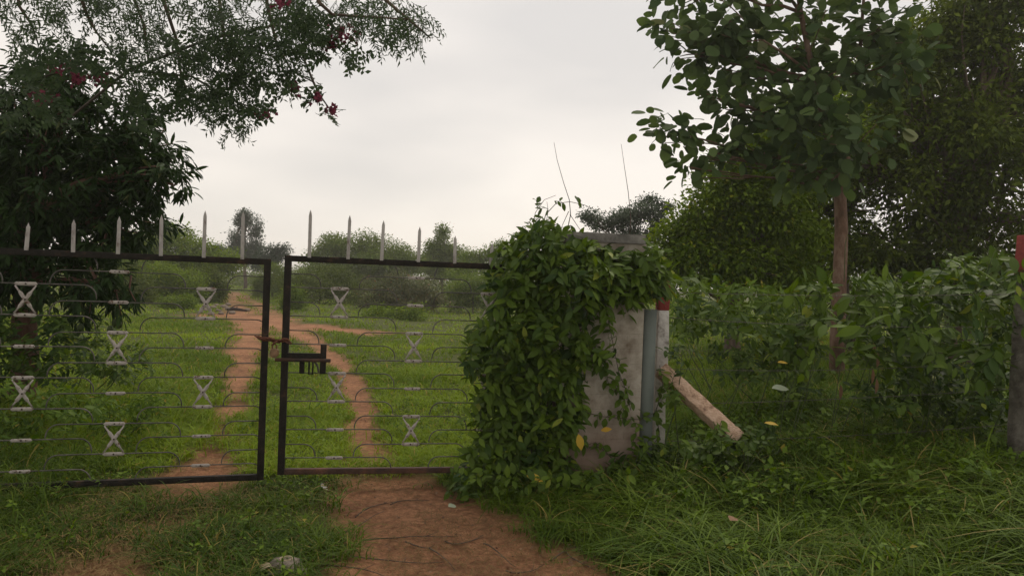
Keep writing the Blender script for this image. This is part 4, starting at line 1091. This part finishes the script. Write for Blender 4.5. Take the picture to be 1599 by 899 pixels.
shrub_px('small leafy weed clump behind middle of left gate leaf', [(190, 650, 50, 28), (240, 620, 35, 22)], 7.2, 55, .065, .4, 'weed', .4, tb=.35)
shrub_px('lit leafy thicket behind the wires, right of the white post', [(1110, 470, 60, 30), (1180, 480, 60, 35), (1250, 490, 50, 40), (1080, 500, 40, 25)], 10.0, 130, .13, .42, 'weed', .8, .55, group='shrubs at the fence foot')
shrub_px('leafy thicket behind the wires, right of the tree trunk', [(1380, 480, 60, 45), (1440, 500, 60, 50), (1520, 510, 60, 50)], 10.0, 150, .13, .42, 'vine', .8, .4, group='shrubs at the fence foot')
# fence-foot growth on the right
shrub_px('leafy bush between the slanting stay and the tree trunk', [(1200, 560, 55, 35), (1250, 590, 45, 30), (1130, 560, 40, 25)], 8.0, 70, .10, .45, 'vine', .6, .4, group='shrubs at the fence foot')
shrub_px('dark leafy growth behind wires left of the grey post', [(1480, 600, 90, 45), (1400, 610, 60, 40), (1540, 640, 50, 45)], 6.6, 170, .085, .5, 'vine', .6, .25, group='shrubs at the fence foot')
shrub_px('leaf cluster around the foot of the slanting stay', [(1150, 690, 45, 25), (1100, 705, 40, 18), (1190, 680, 25, 18)], 6.1, 46, .075, .6, 'vine', .3, .4, group='shrubs at the fence foot')
shrub_px('small leafy sprigs at the foot of the blue-grey channel post', [(1005, 705, 20, 26), (985, 730, 22, 14)], 6.2, 16, .085, .5, 'vine', .15, .4, group='shrubs at the fence foot')
shrub_px('dim creepers at the foot of the white fence post', [(1050, 610, 12, 25), (1035, 715, 28, 22), (1058, 548, 14, 14)], 6.45, 26, .08, .55, 'vine', .25, .35, group='shrubs at the fence foot')

# ================================================================= GRASS AND GROUND COVER (uncountable)
def scatter(n, x0, x1, y0, y1, fn):
    x = rng.uniform(x0, x1, n); y = rng.uniform(y0, y1, n)
    k = rng.random(n) < fn(x, y); return x[k], y[k]
inview = lambda x, y, mg=.6: (np.abs(x) < y*.72+mg+1.0)
# far meadow, sampled so that density falls with distance
def meadow():
    vs_, qs, ts, tn = [], [], [], []
    off = 0
    for (y0, y1, n, h, w) in ((6.2, 9, 165000, .115, .0085), (9, 14, 150000, .13, .012), (14, 24, 130000, .125, .018), (24, 45, 90000, .13, .032), (45, 90, 60000, .22, .08)):
        X1 = y1*.74+1
        den = lambda x, y: inview(x, y)*np.clip(1.05-bare(x, y)*1.25, 0, 1)*(.35+.65*fbm(x, y, .7, 31))*((x < 1.2) | (y > 8.5))
        x, y = scatter(n//5, -X1, X1, y0, y1, den)
        rr = .03+.06*(y0-6)/20; x = np.repeat(x, 5); y = np.repeat(y, 5); x = x+rng.normal(size=len(x))*rr; y = y+rng.normal(size=len(y))*rr
        z = gz(x, y)-.01; k = len(x)
        hh = h*rng.uniform(.5, 1.35, k)*(.6+.9*fbm(x, y, .5, 12))*(1+.8*smooth(-2.6, -4.5, x)*(y < 10))
        hh = hh*(.65+.9*fbm(x, y, 1.1, 19)); ti = np.clip(.4+1.7*(fbm(x, y, .45, 40)-.5)+rng.normal(0, .17, k), 0, .85); ti[rng.random(k) < .04] = 1.0
        v, q, t, a = blades(np.stack([x, y, z], 1), hh, w*rng.uniform(.7, 1.3, k), rng.uniform(.5, 1.5, k), ti, 3 if y0 < 14 else 2)
        vs_.append(v); qs.append(q+off); ts.append(t+off); tn.append(a); off += len(v)
    me = make_mesh('meadow_grass', np.vstack(vs_), np.vstack(qs), np.vstack(ts), np.concatenate(tn))
    tag(link('meadow_grass', me, M['meadow']), 'bright green meadow grass growing between the dirt tracks beyond the gate', 'grass', kind='stuff')
meadow()
# verge in front of the gate, left
def clumpy(n, x0, x1, y0, y1, den, h, w, bend, seg=4, tuft=9, tr=.05):
    x, y = scatter(n, x0, x1, y0, y1, den)
    x = np.repeat(x, tuft)+rng.normal(size=len(x)*tuft)*tr; y = np.repeat(y, tuft)+rng.normal(size=len(y)*tuft)*tr
    k = len(x); z = gz(x, y)-.01
    hh = h(x, y)*rng.uniform(.45, 1.25, k)
    ti = np.clip(-.02+.8*fbm(x, y, 1.4, 44)+rng.normal(0, .2, k), 0, .85); ti[rng.random(k) < .05] = 1.0
    return blades(np.stack([x, y, z], 1), hh, w*rng.uniform(.6, 1.35, k), rng.uniform(bend[0], bend[1], k), ti, seg)
def combine(name, parts, mat, label, cat='grass'):
    vs_, qs, ts, tn = [], [], [], []; off = 0
    for v, q, t, a in parts:
        vs_.append(v); qs.append(q+off); ts.append(t+off); tn.append(a); off += len(v)
    me = make_mesh(name, np.vstack(vs_), np.vstack(qs), np.vstack(ts), np.concatenate(tn))
    return tag(link(name, me, M[mat]), label, cat, kind='stuff')
denL = lambda x, y: inview(x, y, .5)*np.clip(1-bare(x, y)*1.2, .0, 1)*(.45+.55*fbm(x, y, 2.0, 51))*(x < .75)
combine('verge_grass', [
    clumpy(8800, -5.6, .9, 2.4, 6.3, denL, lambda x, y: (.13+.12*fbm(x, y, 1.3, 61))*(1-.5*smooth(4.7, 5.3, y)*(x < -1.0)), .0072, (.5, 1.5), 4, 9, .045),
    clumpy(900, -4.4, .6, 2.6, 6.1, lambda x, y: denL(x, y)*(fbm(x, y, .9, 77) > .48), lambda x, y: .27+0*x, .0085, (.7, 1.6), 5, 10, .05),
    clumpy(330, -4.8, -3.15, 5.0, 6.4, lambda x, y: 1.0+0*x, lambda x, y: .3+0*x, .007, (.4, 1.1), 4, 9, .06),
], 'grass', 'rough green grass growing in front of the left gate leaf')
denR = lambda x, y: inview(x, y, .6)*np.clip(1-bare(x, y)*1.5, 0, 1)*((x > .55) & (poly_sd(x, y, POLY) < .02))*(.45+.55*fbm(x, y, 1.5, 52))
combine('tall_grass', [
    clumpy(13500, .3, 7.0, 2.4, 7.8, denR, lambda x, y: (.12+.26*fbm(x, y, 1.3, 62)**1.3)*(.55+.45*smooth(.6, 1.8, x)), .0085, (.5, 1.5), 4, 10, .055),
    clumpy(3000, .8, 6.8, 2.5, 6.8, lambda x, y: denR(x, y)*(fbm(x, y, .8, 78) > .4), lambda x, y: .42+0*x, .0105, (.8, 1.7), 6, 11, .045),
    clumpy(3600, 1.2, 9.5, 7.4, 12, lambda x, y: inview(x, y), lambda x, y: .28+0*x, .010, (.4, 1.2), 3, 9, .08),
    clumpy(1900, 1.3, 7.5, 5.3, 8.2, lambda x, y: inview(x, y)*(fbm(x, y, 1.0, 97) > .45), lambda x, y: .45+0*x, .010, (.5, 1.4), 5, 10, .06),
], 'bank', 'lush tall dark green grass covering the bank at lower right')
combine('edge_tufts', [
    clumpy(420, -1.6, 2.4, 2.6, 6.3, lambda x, y: inview(x, y, .5)*smooth(.28, .0, np.abs(poly_sd(x, y, POLY)+.02)), lambda x, y: .10+.05*fbm(x, y, 2, 5), .0075, (.8, 1.7), 4, 9, .05),
    clumpy(26, -1.2, 1.6, 2.7, 5.2, lambda x, y: inview(x, y, .3)*(bare(x, y) > .5)*(x > -.2), lambda x, y: .05+0*x, .006, (.9, 1.7), 3, 16, .035),
], 'grass', 'small ragged grass tufts creeping over the edge of bare earth')
# broad-leaved ground weeds on the bank
def weeds():
    mb = MB(); sm = MB()
    for (n, x0, x1, y0, y1, Ls, fn) in ((900, 1.2, 5.8, 4.9, 8.4, .065, lambda x, y: inview(x, y)*fbm(x, y, .9, 91)*1.3), (60, .9, 4.4, 3.0, 4.8, .045, lambda x, y: inview(x, y)*.7*(bare(x, y) < .1)),
                                       (170, -4.6, -1.0, 3.0, 6.5, .04, lambda x, y: denL(x, y)), (150, -5, 3, 6.6, 10, .05, lambda x, y: inview(x, y)*(bare(x, y) < .2))):
        x, y = scatter(n, x0, x1, y0, y1, fn)
        for a, b in zip(x, y):
            h = rng.uniform(.06, .26)*(1 if x0 > 0 else .5); g = float(gz(a, b))
            for s in range(rng.integers(2, 4)):
                e = np.array([a+rng.normal()*.07, b+rng.normal()*.07, g+h])
                shoot(mb, sm, e, np.array([0, -.1, .9]), 6, Ls, .6, .13, rng.normal(.45, .16), 'mid', droop=-.2)
    v = np.vstack(mb.v); me = make_mesh('ground_weeds', v, np.vstack(mb.q), np.vstack(mb.t) if mb.t else None, np.concatenate(mb.a))
    tag(link('ground_weeds', me, M['weed']), 'low broad-leaved weeds creeping through the grass', 'weeds', kind='stuff')
weeds()
# straw, fallen twigs and leaf scraps lying on the earth
def litter():
    x, y = scatter(70000, -4.2, 2.2, 2.6, 6.6, lambda x, y: inview(x, y)*np.where((x < -.7) & (y < 5.9), .10+.9*smooth(-2.4, -.3, seg_mask(x, y, TRACKS[3][0])+(fbm(x, y, 2.2, 33)-.5)*1.6), bare(x, y)*(.06+.5*(fbm(x, y, 1.6, 71) > .5))))
    n = len(x); L = rng.uniform(.03, .2, n)
    th = rng.uniform(0, 6.283, n)+.0; z = gz(x, y)+rng.uniform(-.008, .05, n)*(x < -.9)+.002-.01*bare(x, y)
    v, q, t, a = blades(np.stack([x, y, z], 1), L*.35, np.full(n, .004), rng.uniform(1.4, 2.6, n), np.where(x < -.9, rng.random(n)*.85, rng.random(n)*.25), 2, th)
    me = make_mesh('dry_straw', v, q, t, a); tag(link('dry_straw', me, M['straw']), 'dry straw and grass stems strewn over the bare earth', 'straw', kind='stuff')
    mb = MB()
    x, y = scatter(1700, -1.6, 2.2, 2.6, 6.6, lambda x, y: inview(x, y)*bare(x, y)*(.12+1.3*smooth(.5, 0, np.abs(poly_sd(x, y, POLY)-.1))*(x > .05)))
    n = len(x); th = rng.uniform(0, 6.283, n)
    D = np.stack([np.cos(th), np.sin(th), rng.normal(0, .15, n)], 1)
    add_leaves(mb, np.stack([x, y, gz(x, y)-.012+rng.random(n)*.02], 1), D, np.array([0, 0, 1.])+rng.normal(size=(n, 3))*.35, rng.uniform(.012, .05, n), rng.uniform(.008, .02, n), 'mid', rng.random(n))
    v = np.vstack(mb.v); me = make_mesh('leaf_litter', v, np.vstack(mb.q), None, np.concatenate(mb.a))
    tag(link('leaf_litter', me, M['dead']), 'small brown leaf scraps scattered on the red earth', 'leaf litter', kind='stuff')
litter()
def pebbles():
    x, y = scatter(1500, -2.2, 2.2, 2.6, 9, lambda x, y: inview(x, y)*bare(x, y)*(.25+.75*(fbm(x, y, 1.2, 83) > .5)))
    oc = np.array([(1, 0, 0), (-1, 0, 0), (0, 1, 0), (0, -1, 0), (0, 0, .7), (0, 0, -.7)]); tr = np.array([(0, 2, 4), (2, 1, 4), (1, 3, 4), (3, 0, 4), (2, 0, 5), (1, 2, 5), (3, 1, 5), (0, 3, 5)])
    n = len(x); r_ = rng.uniform(.003, .012, n)
    V = oc[None]*r_[:, None, None]*rng.uniform(.6, 1.3, (n, 6, 1))+np.stack([x, y, gz(x, y)-.02*bare(x, y)], 1)[:, None]
    me = make_mesh('pebbles', V.reshape(-1, 3), None, (np.arange(n)[:, None, None]*6+tr[None]).reshape(-1, 3), None, True)
    tag(link('pebbles', me, M['pebble']), 'small earth clods and pebbles on the dirt', 'pebbles', kind='stuff')
M['pebble'] = noisy_mat('pebble', [(.12, .065, .04), (.3, .18, .12)], 3, rough=.95, bump=.2)
pebbles()
# fallen twigs one can count
tw_specs = [(640, 838, 150, .1, 'long thin twig lying level across the middle of the red earth'), (600, 870, 190, -.05, 'longest dark twig, low on the left of the bare earth'),
            (725, 842, 60, .12, 'curved pale-brown twig in the centre right of the bare earth'), (560, 815, 80, .35, 'arched twig near the grass edge on the left of the earth'),
            (690, 868, 40, -1.0, 'short steep twig in the middle foreground of the red earth'), (548, 890, 120, -.12, 'dark twig nearest the rubbish at the bottom of the bare earth'),
            (780, 862, 50, -.5, 'short slanting twig left of the small grass tufts on the earth'), (655, 850, 45, .03, 'small level twig just under the long middle twig'),
            (820, 885, 60, .15, 'bottom right twig on the bare earth near the lower edge'), (905, 872, 45, -.8, 'twig farthest right, where the earth narrows into grass'),
            (880, 860, 40, .3, 'short twig against the tall grass edge on the right'), (590, 790, 70, .3, 'farther twig on the left half, closer to the gate rail'),
            (640, 780, 60, .25, 'twig closest to the gate, right of its neighbour')]
for i, (px_, py_, ln, sl, lab) in enumerate(tw_specs):
    pp = []
    for t in np.linspace(-.5, .5, 7):
        gx, gy = G(px_+ln*t, py_-ln*t*sl+5*math.sin(t*5+i))
        pp.append(np.array((gx, gy, float(gz(gx, gy))-.008+.006*math.sin(t*9+i))))
    c = pp[3]; mb = MB(); mb.tube([q-c for q in pp], np.linspace(.0055, .002, 7), 5)
    side = pp[4]-c; e = side+np.array([rng.normal()*.05, .06, .01]); mb.tube([side, e], [.0025, .001], 4)
    o = mb.build('twig', M['bark'], None, True); o.location = c
    tag(o, lab, 'twig', 'fallen twigs on the dirt')
# fallen leaves worth pointing at
def ground_leaf(name, label, px, py, L, ratio, mat, zoff=.02, rot=0, group=None, up=0.0):
    gx, gy = G(px, py); g = float(gz(gx, gy))
    if up: q = P(px, py, up); gx, gy, g = q.x, q.y, q.z; zoff = 0
    mb = MB(); add_leaves(mb, [(0, 0, 0)], [(math.cos(rot), math.sin(rot), .1)], [(0, -.5, 1)], L, L*ratio, 'near', [.6])
    o = mb.build(name, M[mat]); o.location = (gx, gy, g+zoff); tag(o, label, 'leaf', group)
ground_leaf('fallen_leaf', 'pale round leaf lying alone on the red earth', 700, 795, .075, .8, 'pale_leaf', .012, .8)
ground_leaf('fallen_leaf', 'orange-yellow leaf caught in weeds right of the slanting stay', 1193, 660, .1, .42, 'yellow', rot=-.5, up=5.6)
ground_leaf('fallen_leaf', 'orange-brown leaf on the fence climber left of the tree trunk', 1214, 566, .1, .45, 'yellow', rot=.2, up=6.2)
ground_leaf('fallen_leaf', 'curled brown dead leaf resting on the lower right grass', 1140, 812, .08, .7, 'dead', rot=.9, up=3.95)
ground_leaf('fallen_leaf', 'large pale leaf lying on weeds beyond the stay', 1205, 606, .16, .6, 'pale_leaf', rot=.1, up=6.4)
# paper scrap by the track
gx, gy = G(504, 768)
mb = MB()
for k in range(4):
    add_leaves(mb, [(rng.normal()*.008, rng.normal()*.008, .01+.005*k)], [rdir(1)[0]*np.array([1, 1, .4])], [(rng.normal()*.4, -.3, 1)], .035, .028, 'near', [.5])
o = mb.build('scrap', M['litter']); o.location = (gx, gy, float(gz(gx, gy))+.03); tag(o, 'tiny crumpled white scrap at the grass edge below right gate leaf', 'litter')
# crumpled rubbish at the bottom edge
gx, gy = G(445, 893); gx += 0
rb = empty('rubbish', (gx, gy, float(gz(gx, gy))+.02), .2); tag(rb, 'crumpled grey-brown rubbish with a round dent at the bottom edge', 'rubbish')
V = []; Q = []; nr, na = 10, 28
for i in range(nr+1):
    for j in range(na):
        a = j/na*2*math.pi; t = i/nr
        r_ = .085*t**.75; z = .062*math.sqrt(max(0, 1-t**2.2))
        z -= .018*math.exp(-((t-.0)/.35)**2)
        x_, y_ = r_*math.cos(a)*1.1, r_*math.sin(a)*.85
        k_ = mn.noise(Vector((x_*22, y_*22, 3)))*.016*t+mn.noise(Vector((x_*50, y_*50, 9)))*.005
        V.append((x_+k_*math.cos(a), y_+k_*math.sin(a), z+k_*.6))
for i in range(nr):
    for j in range(na): Q.append((i*na+j, i*na+(j+1) % na, (i+1)*na+(j+1) % na, (i+1)*na+j))
mb = MB(); mb.add(V, Q); mb.build('dome', M['rubbish'], rb, True)
mb = MB(); mb.tube(torus_pts((.005, -.012, .056), (1, 0, .05), (0, .8, .25), .034, .022, 20), .0045, 6, False); mb.build('rim', M['rubbish_rim'], rb, True)
mb = MB(); V = []; Q = []
for i in range(7):
    for j in range(6):
        a = -.13+.09*i/6; b = -.05+.08*j/5
        V.append((a, b-.02, .03-.012*(i-3)**2/9+mn.noise(Vector((a*30, b*30, 5)))*.014))
for i in range(6):
    for j in range(5): Q.append((i*6+j, (i+1)*6+j, (i+1)*6+j+1, i*6+j+1))
mb.add(V, Q); f_ = mb.build('flap', M['rubbish_rim'], rb, True); sdm = f_.modifiers.new('t', 'SOLIDIFY'); sdm.thickness = .004
mb = MB(); V = []; Q = []
for i in range(9):
    for j in range(5):
        a = -.08+.2*i/8; b = -.10+.045*j/4
        V.append((a, b, .006+.006*j/4+mn.noise(Vector((a*24, b*24, 8)))*.01))
for i in range(8):
    for j in range(4): Q.append((i*5+j, (i+1)*5+j, (i+1)*5+j+1, i*5+j+1))
mb.add(V, Q); f_ = mb.build('brim', M['rubbish'], rb, True); sdm = f_.modifiers.new('t', 'SOLIDIFY'); sdm.thickness = .005

# rubble beside the far track
def stone(px, py, s, label, mat='stone', flat=.55, seed=0):
    gx, gy = G(px, py); V = []; Q = []; n1, n2 = 7, 10
    for i in range(n1+1):
        for j in range(n2):
            ph = math.pi*i/n1; th = 2*math.pi*j/n2
            p = Vector((math.sin(ph)*math.cos(th), math.sin(ph)*math.sin(th), math.cos(ph)*flat))
            p *= s*(1+.35*mn.noise(p*1.7+Vector((seed*3.1, 0, 0)))); V.append(tuple(p))
    for i in range(n1):
        for j in range(n2): Q.append((i*n2+j, i*n2+(j+1) % n2, (i+1)*n2+(j+1) % n2, (i+1)*n2+j))
    mb = MB(); mb.add(V, Q); o = mb.build('stone', M[mat]); o.location = (gx, gy, float(gz(gx, gy))+s*flat*.4)
    tag(o, label, 'stone', 'rubble stones beside the far track')
STL = ['rubble stone second from the left of the far heap', 'large rubble stone at the back left of the far heap', 'small rubble stone in the centre of the far heap', 'biggest rubble stone, back right of the far heap',
       'rubble stone touching the left end of the charred log', 'small front rubble stone below the centre of the heap', 'small front left rubble stone of the far heap', 'lone rubble stone right of the charred log',
       'rubble stone in front of the charred log', 'leftmost small rubble stone beside the far track', 'rearmost left rubble stone of the far heap', 'rearmost right rubble stone of the far heap']
for i, (a, b, s) in enumerate([(322, 489, .22), (333, 486, .28), (341, 490, .2), (350, 484, .3), (357, 488, .26), (345, 494, .18), (330, 495, .2), (386, 489, .2), (362, 493, .22), (312, 493, .18), (338, 481, .22), (356, 480, .24)]):
    stone(a, b, s*.6, STL[i], seed=i)
gx, gy = G(371, 490)
mb = MB(); mb.tube([(-.55, 0, .12), (-.2, .02, .2), (.1, 0, .16), (.5, -.05, .1)], [.1, .13, .12, .07], 8); mb.tube([(-.1, 0, .2), (-.05, .1, .4)], [.05, .02], 6)
o = mb.build('charred_log', M['char'], None, True); o.scale = (.75, .6, .5); o.location = (gx, gy, float(gz(gx, gy))); tag(o, 'dark charred log lying across the far track by the rubble', 'log')
hm = bpy.data.materials.new('haze'); hm.use_nodes = True; hn = hm.node_tree.nodes
hn.remove(hn['Principled BSDF']); pv = hn.new('ShaderNodeVolumePrincipled'); pv.inputs['Color'].default_value = (.97, .94, .89, 1)
pv.inputs['Density'].default_value = HAZE; pv.inputs['Anisotropy'].default_value = .3
hm.node_tree.links.new(pv.outputs[0], hn['Material Output'].inputs['Volume'])
mb = MB(); mb.box(-530, 530, -8, 790, -1.5, 9.5)
tag(mb.build('haze', hm), kind='stuff')
print('VERTS', sum(len(o.data.vertices) for o in scene.objects if o.type == 'MESH'))
